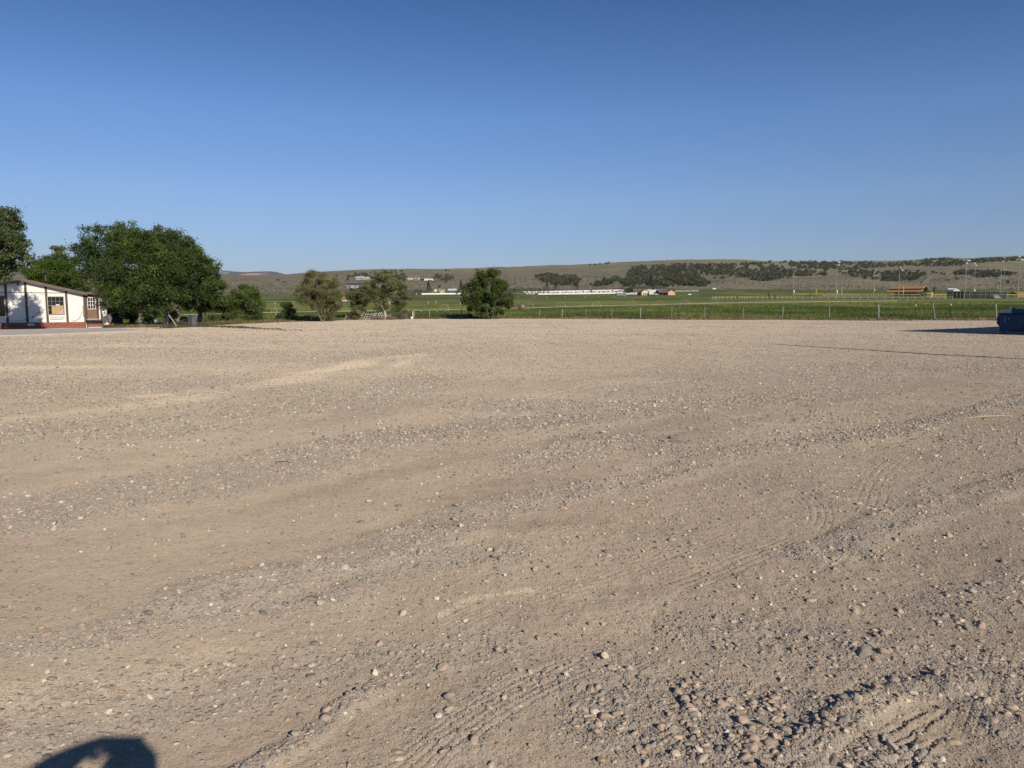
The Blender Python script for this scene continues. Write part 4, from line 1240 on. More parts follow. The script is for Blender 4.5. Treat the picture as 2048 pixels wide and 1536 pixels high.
SINGLE_J = [(556, 561), (568, 565), (627, 546.5), (637, 545.8), (672, 552), (772, 543.5), (783, 542.5), (790, 542.5), (803, 543), (892, 541.8), (899, 541.5), (954, 540), (695, 561), (1010, 567), (1150, 573), (1182, 570),
            (1895, 560), (1913, 559.5), (1874, 546.5), (1882, 547.5), (1889, 549), (1430, 556), (1445, 558), (1385, 558), (2014, 566), (1180, 530.5), (1190, 530), (1200, 528.5), (1212, 527.5), (1218, 526), (880, 575), (1160, 561)]
def stand_points():
    rg = np.random.default_rng(9); pts = []
    for poly, sp in STANDS:
        xs = [p[0] for p in poly]; ys = [p[1] for p in poly]
        A = (max(xs) - min(xs)) * (max(ys) - min(ys))
        for _ in range(int(A / (sp * sp * .42))):
            px, py = rg.uniform(min(xs), max(xs)), rg.uniform(min(ys), max(ys))
            if not in_poly(px + rg.normal(0, 1.5), py + rg.normal(0, .8), poly): continue
            if vnoise(px / 11, py / 5, 33) < .20: continue
            p = hit(px, py + 1.5)
            if p.y > 2900: continue
            pts.append((p, px, py))
    return pts
SP = stand_points()
NEAR = sorted(SP, key=lambda q: q[0].y)
rgj = np.random.default_rng(13)
def put_juniper(p, s, label, group):
    o = bpy.data.objects.new('juniper_tree', JME[int(rgj.integers(0, 8))]); COL.objects.link(o)
    o.location = (p.x, p.y, p.z - .2); o.rotation_euler = (0, 0, rgj.uniform(0, 6.28)); o.scale = (s, s, s * rgj.uniform(.85, 1.15))
    tag(o, label, 'juniper', group)
for i, (px, py) in enumerate(SINGLE_J):
    p = hit(px, py + 1.2)
    put_juniper(p, rgj.uniform(.8, 1.15) * (1.0 if p.y < 1500 else 1.2), 'lone dark juniper standing apart on an open sagebrush slope', 'lone junipers on the open slopes')
for p, px, py in NEAR[:230]:
    put_juniper(p, rgj.uniform(.75, 1.25), 'dark juniper at the near edge of a hillside stand', 'junipers at the near edge of the hillside stands')
def juniper_wood():
    VV, FF, TT, c = [], [], [], 0
    for p, px, py in NEAR[230:]:
        V, F_, T = JUN[int(rgj.integers(0, 8))]
        k = rgj.random(len(F_)) < .6
        a = rgj.uniform(0, 6.28); s = rgj.uniform(.8, 1.35) * (1.0 if p.y < 1400 else 1.15)
        X = V[:, 0] * math.cos(a) - V[:, 1] * math.sin(a); Y = V[:, 0] * math.sin(a) + V[:, 1] * math.cos(a)
        VV.append(np.stack([X * s + p.x, Y * s + p.y, V[:, 2] * s + p.z - .2], -1)); FF.append(F_[k] + c); TT.append(np.clip(T[k] * .6 + rgj.uniform(0, .42), 0, 1)); c += len(V)
    mesh_np('juniper_woods', np.vstack(VV), np.vstack(FF), L_JUN, kind='stuff', attrs={'tint': ('FACE', np.concatenate(TT))})
    print('junipers', len(NEAR))
juniper_wood()
# sagebrush clumps on the flats and lower slopes
def sage():
    rg = np.random.default_rng(31); n = 26000
    px = rg.uniform(430, 2080, n); d = np.where(px < 1350, rg.uniform(575, 1150, n), rg.uniform(752, 1150, n))
    x = (px - CX) * ray(1025, HORIZ).x / ray(1025, HORIZ).y * d; y = d
    k = rg.random(n) < np.clip(.5 + fbm(x, y, 60, 3, 34) * 2, .05, 1)
    x, y = x[k], y[k]
    tufts('sagebrush', x, y, rg.uniform(.5, 1.4, len(x)), rg.uniform(.5, 1.0, len(x)), rg.random(len(x)), leaf_mat('sage_leaf', (.075, .072, .052), (.215, .205, .150), .1, (.14, .132, .095)), lean=.3, rg=rg)
sage()
# ================================================================== MATERIALS FOR BUILT THINGS
STUCCO = pm('white_stucco', (.80, .79, .74), (.74, .72, .67), 1.3, .9, .25, bscale=60)
TIMBER = pm('brown_timber', (.098, .062, .046), (.066, .042, .032), 6, .7, .3, stretch=(1, 1, .15))
FASCIA = pm('brown_fascia', (.155, .105, .085), (.12, .08, .064), 3, .65)
ROOFS = pm('roof_shingle', (.13, .12, .115), (.085, .08, .075), 5, .9, .4)
DOORB = pm('brown_door', (.20, .115, .062), (.16, .092, .05), 2, .5)
FRAME_W = pm('white_frame', (.78, .76, .70), (.70, .68, .62), 3, .5)
FRAME_T = pm('tan_frame', (.42, .35, .27), (.36, .30, .23), 3, .6)
def glass(name, c=(.012, .014, .018), rough=.06):
    if name in MATS: return MATS[name]
    m, n, l, b = mat_nodes(name); b.inputs['Base Color'].default_value = (*c, 1); b.inputs['Roughness'].default_value = rough; b.inputs['Specular IOR Level'].default_value = .5
    MATS[name] = m; return m
GLASS = glass('dark_glass')
def brick_mat():
    m, n, l, b = mat_nodes('red_brick')
    tc = n.new('ShaderNodeTexCoord'); mp = n.new('ShaderNodeMapping'); mp.inputs['Rotation'].default_value = (R(90), 0, 0)
    l.new(tc.outputs['Object'], mp.inputs[0])
    br = n.new('ShaderNodeTexBrick'); br.inputs['Scale'].default_value = 1; br.inputs['Brick Width'].default_value = .40; br.inputs['Row Height'].default_value = .13
    br.inputs['Mortar Size'].default_value = .010; br.inputs['Color1'].default_value = (.27, .070, .048, 1); br.inputs['Color2'].default_value = (.20, .050, .036, 1); br.inputs['Mortar'].default_value = (.36, .25, .20, 1)
    l.new(mp.outputs[0], br.inputs['Vector']); l.new(br.outputs['Color'], b.inputs['Base Color']); b.inputs['Roughness'].default_value = .85
    return m
BRICK = brick_mat()

# ================================================================== THE WHITE HOUSE
def house():
    A = ray(0, HORIZ); B_ = ray(171, HORIZ)
    a = Vector((A.x / A.y * 62.0, 62.0)); b = Vector((B_.x / B_.y * 65.2, 65.2))
    rz = math.atan2(b.y - a.y, b.x - a.x)
    z0 = float(ground_z(a.x, a.y))
    ux = Vector((math.cos(rz), math.sin(rz), 0)); nrm = Vector((-math.sin(rz), math.cos(rz), 0)); O = Vector((a.x, a.y, z0))
    def uv(px, py):
        r = ray(px, py); t = (O - Vector((0, 0, CAMH))).dot(nrm) / r.dot(nrm)
        p = Vector((0, 0, CAMH)) + r * t - O
        return p.dot(ux), p.z
    def zz(zx, zy): return uv(zx / 5.12, 380 + zy / 5.12)
    root = thing('house', 'white stucco house with brown timber strips and red brick base', 'house', O, rz)
    U = lambda zx, zy=1200: zz(zx, zy)[0]
    V = lambda zx, zy: zz(zx, zy)[1]
    uR = U(868); uE = U(1093); vb = V(500, 1355)
    ap = zz(258, 935); re = zz(872, 1068); dep = 10.5
    ul, vl = -9.0, ap[1] - .17 * (ap[0] + 9.0)
    # walls
    mb = MB(); mb.prism([(ul, vb), (uR, vb), (uR, re[1]), (ap[0], ap[1]), (ul, vl)], 0, dep)
    part('wall', mb, STUCCO, root)
    e1 = zz(1093, 1092)[1]
    mb = MB(); mb.prism([(uR + .003, -.15), (uE, -.15), (uE, e1), (uR + .003, re[1] - .12)], .06, 4.2); part('wall', mb, STUCCO, root, label='white side entry wall right of the brick base')
    mb = MB(); mb.span(ul - .02, uR + .02, -.035, dep + .03, -.35, vb); part('brick_base', mb, BRICK, root)
    # roof: two slopes and the lean-to over the entry
    th = .17; fy = -.40
    rt = MB()
    def slope(x0, z0_, x1, z1_, y0, y1, t):
        rt.prism([(x0, z0_), (x1, z1_), (x1, z1_ + t), (x0, z0_ + t)], y0, y1)
    slope(ap[0], ap[1] + .06, re[0] + .12, re[1] + .0, fy + .02, dep + .4, .10)
    slope(ul - .4, vl, ap[0] - .003, ap[1] + .06, fy + .02, dep + .4, .10)
    rf = part('roof', rt, ROOFS, root)
    fb = MB(); fb.prism([(ap[0], ap[1] - .06), (re[0] + .14, re[1] - .10), (re[0] + .14, re[1] + .12), (ap[0], ap[1] + .17)], fy - .03, fy + .017)
    fb.prism([(ul - .4, vl - .1), (ap[0] - .004, ap[1] - .06), (ap[0] - .004, ap[1] + .17), (ul - .4, vl + .12)], fy - .03, fy + .017)
    part('fascia', fb, FASCIA, rf)
    lt = MB(); l0 = zz(862, 1050); l1 = zz(1092, 1080)
    lt.prism([(l0[0] + .15, l0[1] - .10), (l1[0], l1[1] - .10), (l1[0], l1[1] + .05), (l0[0] + .15, l0[1] + .07)], fy + .05, 4.4)
    part('entry_roof', lt, FASCIA, root)
    vs = MB(); vs.tube([(U(490), 1.2, V(490, 940) + .1), (U(490), 1.2, V(490, 915) + .25)], .05, 8); part('vent_pipe', vs, FASCIA, rf)
    # timbers
    for zx, zt in ((56, 985), (260, 950), (468, 985), (672, 1020), (855, 1060)):
        mb = MB(); u = U(zx + 12, 1190); top = ap[1] - (.17 * (ap[0] - u) if u < ap[0] else (u - ap[0]) * (ap[1] - re[1]) / (re[0] - ap[0]))
        mb.span(u - .085, u + .085, -.035, .0, vb + .005, top - .01); part('timber', mb, TIMBER, root)
    hb = V(330, 1052); mb = MB(); mb.span(ul, U(668), -.018, .0, hb - .022, hb + .022); part('trim_strip', mb, TIMBER, root)
    # windows
    def window(z0x, z1x, zt, zb, open_):
        x0, x1 = U(z0x), U(z1x); t, bt = V((z0x + z1x) / 2, zt), V((z0x + z1x) / 2, zb)
        f = MB(); w_ = .055
        for q in ((x0 - w_, x1 + w_, t, t + w_), (x0 - w_, x1 + w_, bt - w_, bt), (x0 - w_, x0, bt, t), (x1, x1 + w_, bt, t)): f.span(q[0], q[1], -.05, .002, q[2], q[3])
        fo = part('window', f, FRAME_T if open_ else TIMBER, root)
        g = MB(); g.span(x0, x1, -.012, .0, bt, t); part('pane', g, GLASS, fo)
        if open_:
            m_ = bt + (t - bt) * .49
            c = MB(); c.span(x0 + (x1 - x0) * .22, x1 - .02, -.018, -.0125, bt + .02, m_); part('blind', c, pm('yellow_blind', (.52, .36, .17), (.42, .28, .13), 3, .8), fo)
            c = MB(); c.prism([(x0 + (x1 - x0) * .40, bt + .02), (x1 - .02, bt + .02), (x1 - .02, bt + (m_ - bt) * .62), (x0 + (x1 - x0) * .72, bt + (m_ - bt) * .26)], -.024, -.0185)
            part('curtain', c, pm('pink_curtain', (.62, .40, .44), (.52, .32, .36), 4, .9), fo)
            c = MB(); c.span(x0 + (x1 - x0) * .50, x0 + (x1 - x0) * .74, -.024, -.0125, m_ + .02, m_ + .12); part('card', c, pm('pale_blue_card', (.45, .62, .70), (.70, .75, .76), 12, .6), fo)
        mu = MB(); mw = .007
        for k in (1, 2, 3): xx = x0 + (x1 - x0) * k / 4; mu.span(xx - mw, xx + mw, -.034, -.026, bt, t)
        for k in range(1, 4): yy = bt + (t - bt) * k / 4; mu.span(x0, x1, -.0335, -.0265, yy - mw * (2 if k == 2 else 1), yy + mw * (2 if k == 2 else 1))
        part('sash', mu, FRAME_T if open_ else TIMBER, fo)
    window(494, 652, 1095, 1272, True)
    window(-110, 42, 1090, 1285, False)
    sh = MB(); a_, b_2 = zz(512, 1292), zz(664, 1325); sh.span(a_[0], b_2[0], -.03, .0, b_2[1] + .04, a_[1] - .02); sh.span(a_[0], a_[0] + .9, -.05, -.031, b_2[1] + .01, b_2[1] + .05); part('panel', sh, pm('dull_white_panel', (.62, .60, .55), (.55, .53, .48), 3, .7), root)
    gv = MB(); c = zz(183, 965); gv.tube([(c[0], -.03, c[1]), (c[0], .0, c[1])], .085, 14); part('gable_vent', gv, pm('black_vent', (.03, .03, .03)), root)
    bv = MB(); c = zz(318, 1378); bv.span(c[0] - .24, c[0] + .24, -.05, -.036, c[1] - .085, c[1] + .085)
    for k in range(3): bv.span(c[0] - .2, c[0] + .2, -.056, -.0505, c[1] - .05 + k * .045, c[1] - .035 + k * .045)
    part('crawl_vent', bv, FRAME_W, root)
    # cables looping over the wall
    wire = pm('black_cable', (.04, .04, .04), rough=.6)
    for pts in ([(462, 1222), (420, 1235), (385, 1265), (362, 1290), (330, 1300), (300, 1318)], [(330, 1298), (352, 1302), (385, 1325), (430, 1345)], [(100, 1338), (160, 1350), (230, 1335), (272, 1322)],
                [(842, 1240), (825, 1290), (806, 1320), (780, 1335), (740, 1345)], [(500, 1352), (530, 1372), (556, 1392), (570, 1370), (584, 1352)]):
        mb = MB(); mb.tube([(zz(*p)[0], -.045, zz(*p)[1]) for p in pts], .011, 5); part('cable', mb, wire, root)
    mb = MB(); c = zz(332, 1298); mb.span(c[0] - .05, c[0] + .05, -.06, -.001, c[1] - .06, c[1] + .05); part('junction_box', mb, wire, root)
    # the entry: door, lights, meter, stoop, rail
    x0, x1 = U(893), U(988); t, bt = V(940, 1092), V(940, 1318)
    tr = MB()
    for q in ((x0 - .16, x0, bt, t), (x1, x1 + .16, bt, t), (x0 - .16, x1 + .16, t, t + .16)): tr.span(q[0], q[1], .0, .062, q[2], q[3])
    part('door_trim', tr, TIMBER, root)
    dm = MB(); dm.span(x0, x1, .03, .06, bt, t); door = part('door', dm, DOORB, root)
    gx0, gx1, gt, gb = U(903), U(975), V(940, 1104), V(940, 1215)
    fm = MB(); fw = .045
    for q in ((gx0 - fw, gx1 + fw, gt, gt + fw), (gx0 - fw, gx1 + fw, gb - fw, gb), (gx0 - fw, gx0, gb, gt), (gx1, gx1 + fw, gb, gt)): fm.span(q[0], q[1], .012, .03, q[2], q[3])
    for k in (1, 2):
        fm.span(gx0 + (gx1 - gx0) * k / 3 - .018, gx0 + (gx1 - gx0) * k / 3 + .018, .014, .026, gb, gt); fm.span(gx0, gx1, .0145, .0255, gb + (gt - gb) * k / 3 - .018, gb + (gt - gb) * k / 3 + .018)
    part('window_frame', fm, FRAME_W, door)
    g = MB(); g.span(gx0, gx1, .0265, .0295, gb, gt); part('pane', g, GLASS, door)
    kb = MB(); kb.ball((x0 + .07, .0, bt + .95), .035); part('handle', kb, pm('brass_knob', (.5, .38, .16), metal=1, rough=.3), door)
    mx = MB(); c0, c1 = zz(846, 1182), zz(868, 1292); mx.span(c0[0], c1[0], -.16, -.036, c1[1], c0[1]); mx.tube([(c0[0] + .12, -.1, c1[1]), (c0[0] + .12, -.1, vb)], .03, 8); part('meter_box', mx, pm('meter_grey', (.20, .18, .165), (.15, .14, .13), 4, .6), root)
    st = MB(); s0, s1 = U(878, 1340), U(1040, 1340); dk = V(960, 1325)
    st.span(s0, s1, -1.15, .05, dk - .10, dk); st.span(s0 + .08, s1 - .02, -1.0, .04, -.05, dk - .30); stoop = part('stoop', st, TIMBER, root)
    sb = MB(); sb.span(s0 + .03, s1 + .1, -1.45, -1.151, -.1, .34); part('step', sb, BRICK, stoop)
    sb = MB(); sb.span(s0 + .05, s1 + .2, -1.75, -1.451, -.1, .12); part('step', sb, pm('old_concrete', 0), stoop)
    rl = MB(); r0 = s1 - .04
    rl.tube([(r0, -.15, dk + .95), (r0, -1.15, dk + .75), (r0 + .02, -1.7, .55)], .03, 8)
    for y_, zb in ((-.2, dk), (-1.1, dk), (-1.65, .1)): rl.tube([(r0, y_, zb), (r0, y_, zb + .9 if y_ > -1.2 else .6)], .022, 8)
    for k in range(6): yy = -.35 - k * .13; rl.tube([(r0, yy, dk), (r0, yy, dk + .85)], .010, 6)
    part('handrail', rl, pm('rust_brown_rail', (.17, .075, .05), (.12, .055, .04), 6, .6), root)
    def W(u, y, z): p = O + ux * u + nrm * y; return Vector((p.x, p.y, float(ground_z(p.x, p.y)) + z))
    # things left by the step
    p = W(U(1082, 1380), -.9, 0)
    t_ = thing('trash_bag', 'white plastic bag of rubbish beside the house steps', 'bag', p)
    mb = MB(); mb.ball((0, 0, .17), (.26, .2, .19), 12, 8); mb.ball((.1, -.05, .28), (.14, .12, .12), 10, 6); part('bag_body', mb, pm('white_plastic', (.75, .75, .74), (.62, .62, .62), 9, .4, .8, bscale=16), t_, smooth=True)
    mb = MB(); mb.tube([(0, 0, .33), (.01, 0, .40), (.03, 0, .44)], [.06, .025, .07], 8); part('tie', mb, MATS['white_plastic'], t_)
    p = W(U(1125, 1385), -.6, 0)
    t_ = thing('fuel_can', 'small red jerry can near the white bag by the steps', 'can', p)
    mb = MB(); mb.prism([(-.22, 0), (.22, 0), (.22, .20), (.10, .27), (-.22, .24)], -.1, .1); part('can_body', mb, pm('red_plastic', (.50, .025, .02), (.40, .02, .018), 5, .4), t_, bevel=.02)
    mb = MB(); mb.tube([(.15, 0, .25), (.24, 0, .33)], [.03, .018], 8); part('spout', mb, pm('yellow_plastic', (.6, .42, .03)), t_)
    mb = MB(); mb.tube([(-.12, 0, .24), (-.12, 0, .31), (.04, 0, .31), (.04, 0, .255)], .018, 6); part('handle', mb, MATS['red_plastic'], t_)
    p = W(U(1074, 1320), -.45, 0)
    t_ = thing('folded_stroller', 'dark folded stroller leaning by the house steps', 'stroller', p, .3)
    mb = MB()
    for sx in (-.22, .22): mb.tube([(sx, -.2, .1), (sx, .05, .75), (sx, .12, 1.05)], .018, 6); mb.tube([(sx, .25, .1), (sx, .05, .75)], .018, 6)
    mb.tube([(-.22, .12, 1.05), (.22, .12, 1.05)], .02, 6); part('stroller_frame', mb, pm('black_metal', (.03, .03, .035), rough=.4), t_)
    mb = MB(); mb.slab([(-.2, -.12, .35), (.2, -.12, .35), (.2, .10, .95), (-.2, .10, .95)], .06); part('fabric_seat', mb, pm('navy_fabric', (.035, .045, .075), (.16, .17, .19), 6, .9), t_)
    for sx in (-.24, .24):
        for y_ in (-.2, .25): mb = MB(); mb.tube([(sx - .02, y_, .1), (sx + .02, y_, .1)], .10, 12); part('wheel', mb, MATS['black_metal'], t_)
house()

# ================================================================== DUMPSTER AND WHAT STANDS OFF THE RIGHT EDGE
BLUE = pm('blue_paint', (.016, .055, .15), (.006, .022, .065), 1.6, .5, .15)
BLUE_LIT = pm('skylit_blue_paint', (.40, .66, .78), (.26, .50, .66), 3, .6)  # blue paint lightened to stand for sky light on the sloped panel
def dumpster():
    d = 41.0; P = on(2003.5, d)
    root = thing('dumpster', 'dark navy blue steel dumpster at the right edge of the lot', 'dumpster', P, R(-31))
    s = d / FPX; L = 2.7; H = (668 - 630) * s
    mb = MB(); t = .03
    mb.prism([(0, .12), (L, .12), (L + .03, H), (-.03, H)], 0, .05)
    mb.prism([(0, .12), (L, .12), (L + .03, H), (-.03, H)], 1.55, 1.60)
    mb.span(-.03, .03, .051, 1.549, .12, H); mb.span(L - .03, L + .03, .051, 1.549, .12, H); mb.span(.03, L - .03, .051, 1.549, .12, .17)
    for k in range(1, 4): mb.span(L * k / 4 - .04, L * k / 4 + .04, -.04, -.001, .14, H - .06)
    part('bin_body', mb, BLUE, root)
    rb = MB(); rb.span(-.10, L + .1, -.06, .10, H, H + .10); rb.span(-.10, .08, .1001, 1.66, H, H + .10); rb.span(L - .08, L + .1, .1001, 1.66, H, H + .1); rb.span(.08, L - .08, 1.50, 1.66, H, H + .1)
    part('rim', rb, pm('black_blue_paint', (.004, .008, .018), (.006, .012, .03), 3, .6), root)
    x1 = (2021 - 2003) * s; H2 = (668 - 617.6) * s
    lb = MB(); lb.span(x1, L + .02, .12, 1.6, H + .103, H2); part('lid', lb, BLUE, root)
    gs = MB(); gs.add([(.0, .10, H + .103), (x1 - .003, .10, H + .103), (x1 - .003, .24, H2), (x1 - .003, 1.58, H2), (.0, 1.58, H + .103), (x1 - .003, 1.58, H + .103)],
                      [(0, 1, 2), (0, 2, 3, 4), (3, 5, 4), (1, 5, 3, 2), (0, 4, 5, 1)]); part('sloped_panel', gs, BLUE_LIT, root)
    for x in (x1 + .10, x1 + .85, x1 + 1.6): hb = MB(); hb.span(x - .05, x + .05, .1, .2, H2 + .001, H2 + .06); part('hinge', hb, BLUE, root)
    pk = MB(); pk.prism([(-.15, .55), (-.031, .40), (-.031, .98), (-.10, .98), (-.15, .90)], .25, 1.2); part('fork_pocket', pk, BLUE, root)
    sk = MB(); sk.span(.1, .22, .05, 1.5, -.03, .119); sk.span(L - .22, L - .1, .05, 1.5, -.03, .119); part('skid', sk, pm('black_metal', 0), root)
    tg_ = MB(); tg_.span(.18, .20, -.004, -.001, .62, .88); part('sticker', tg_, pm('pale_sticker', (.55, .6, .62)), root)
    bl = MB(); bl.ball((.36, -.006, .83), (.025, .008, .025)); part('bolt', bl, MATS['pale_sticker'], root)
dumpster()

STEEL_W = pm('tan_steel', (.45, .41, .34), (.40, .36, .30), 1, .5)
def shed():
    s_ = 10.2; tip = (22.9, 45.7)
    cx, cy = tip[0] - SUN_L.x / math.cos(SUN_EL) * s_, tip[1] - SUN_L.y / math.cos(SUN_EL) * s_
    H = s_ * math.tan(SUN_EL)
    rz = math.atan2(.60, .80)
    root = thing('metal_shed', 'tall metal sided shed standing just past the right edge', 'shed', (cx, cy, 0), rz)
    mb = MB(); mb.span(0, 16, -7, 0, -.2, H - .1)
    for k in range(54): mb.span(k * .3, k * .3 + .06, 0.0, .03, .0, H - .12)
    part('wall', mb, STEEL_W, root)
    rf = MB(); rf.prism([(-.06, H - .099), (16.1, H - .099), (16.1, H), (-.06, H)], -7.15, .06); rf.prism([(0, H + .001), (16, H + .001), (16, H + .01), (0, H + .25)], -7, -.2); part('roof', rf, pm('grey_steel', (.35, .36, .37)), root)
    dm = MB(); dm.span(4, 7.5, .031, .06, 0, 3.2); part('door', dm, FRAME_W, root)
shed()

WOOD = pm('weathered_wood', (.27, .235, .195), (.175, .15, .125), 7, .95, .6, stretch=(1, 1, .12), bscale=20)
def utility_pole():
    tip = (10.7, 31.2); H = 9.3
    s_ = H / math.tan(SUN_EL)
    x, y = tip[0] - SUN_L.x / math.cos(SUN_EL) * s_, tip[1] - SUN_L.y / math.cos(SUN_EL) * s_
    root = thing('utility_pole', 'wooden pole past the right edge casting a thin long shadow', 'pole', (x, y, float(ground_z(x, y))))
    mb = MB(); mb.tube([(0, 0, -.3), (0, 0, H)], [.19, .13], 12); part('pole_shaft', mb, WOOD, root)
    mb = MB(); mb.tube([(.16, -.05, H * .50), (.16, -.05, H * .62)], .10, 10); part('transformer', mb, pm('grey_steel', 0), root)
utility_pole()

# ================================================================== THE PERSON TAKING THE PHOTOGRAPH (seen as a shadow)
def photographer():
    root = thing('person', 'person standing with both arms raised holding a phone beside the head', 'person', (.14, -.34, 0))
    V_ = []; E_ = []; Rd = []
    def add(p, r, par=None):
        V_.append(p); Rd.append(r)
        if par is not None: E_.append((par, len(V_) - 1))
        return len(V_) - 1
    pel = add((0, -.02, .98), (.165, .12)); bel = add((0, -.01, 1.16), (.155, .115), pel); che = add((0, 0, 1.36), (.185, .125), bel); nk0 = add((0, .0, 1.52), (.085, .075), che)
    nk = add((0, .02, 1.60), (.058, .06), nk0); jaw = add((0, .05, 1.64), (.07, .085), nk); hd = add((.01, .08, 1.705), (.080, .094), jaw); add((.01, .07, 1.742), (.055, .065), hd)
    for sx in (-1, 1):
        hip = add((sx * .10, -.02, .90), (.095, .10), pel); kn = add((sx * .13, .01, .50), (.062, .066), hip); an = add((sx * .14, -.03, .10), (.042, .046), kn); hl = add((sx * .14, .02, .05), (.045, .04), an); add((sx * .15, .17, .035), (.045, .03), hl)
        sh = add((sx * .19, -.01, 1.46), (.068, .065), che); el = add((-.50, .20, 1.50) if sx < 0 else (.20, .10, 1.25), (.085, .085) if sx < 0 else (.055, .055), sh); wr = add((-.325, .27, 1.625) if sx < 0 else (-.015, .26, 1.545), (.055, .055) if sx < 0 else (.036, .034), el); pm_ = add((-.262, .295, 1.70) if sx < 0 else (-.035, .295, 1.61), (.055, .05) if sx < 0 else (.036, .020), wr)
        for k in range(4):
            up_ = .015 if sx < 0 else 0; f = add((sx * (.098 - .004 * k) - .14, .31, 1.632 + .016 * k - .01 + up_), (.009, .009), pm_); f2 = add((sx * (.085 - .004 * k) - .14, .317, 1.640 + .016 * k - .012 + up_ * .9), (.0085, .0085), f); add((sx * (.066 + .004 * (k % 2)) - .14, .3135, 1.642 + .016 * k - .012 + up_ * .7), (.0075, .0075), f2)
        th_ = add((sx * .085 - .14, .285, 1.615), (.011, .011), pm_); add((sx * .06 - .14, .290, 1.645), (.009, .009), th_)
    me = bpy.data.meshes.new('body'); me.from_pydata(V_, E_, []); me.update()
    m, n, l, b = mat_nodes('skin_and_clothes')
    tc = n.new('ShaderNodeTexCoord'); sp = n.new('ShaderNodeSeparateXYZ'); l.new(tc.outputs['Object'], sp.inputs[0])
    rp = n.new('ShaderNodeValToRGB'); rp.color_ramp.interpolation = 'CONSTANT'
    for p_, c_ in ((.0, (.04, .035, .03)), (.05, (.06, .08, .14)), (.52, (.25, .25, .27)), (.80, (.50, .33, .25))): e = rp.color_ramp.elements.new(p_); e.color = (*c_, 1)
    dv = n.new('ShaderNodeMath'); dv.operation = 'DIVIDE'; l.new(sp.outputs['Z'], dv.inputs[0]); dv.inputs[1].default_value = 1.9; l.new(dv.outputs[0], rp.inputs[0]); l.new(rp.outputs[0], b.inputs['Base Color'])
    o = link('body', me, m, root)
    sk = o.modifiers.new('skin', 'SKIN'); sk.use_smooth_shade = True
    for i, v in enumerate(me.skin_vertices[0].data): v.radius = Rd[i]; v.use_root = (i == 0)
    o.modifiers.new('smooth', 'SUBSURF').levels = 2; o.modifiers['smooth'].render_levels = 2
    mb = MB(); mb.ball((.01, .07, 1.718), (.094, .110, .074), 16, 10); mb.slab([(.075, -.01, 1.735), (-.055, -.01, 1.735), (-.035, -.08, 1.72), (.055, -.08, 1.72)], .012); part('cap', mb, pm('grey_cap', (.10, .10, .11)), root, smooth=True)
    t_ = thing('phone', 'black phone held up in two hands at eye level', 'phone', (0, -.013, CAMH))
    mb = MB(); mb.span(-.076, .076, -.004, .004, -.037, .037); part('case', mb, pm('black_metal', 0), t_)
photographer()
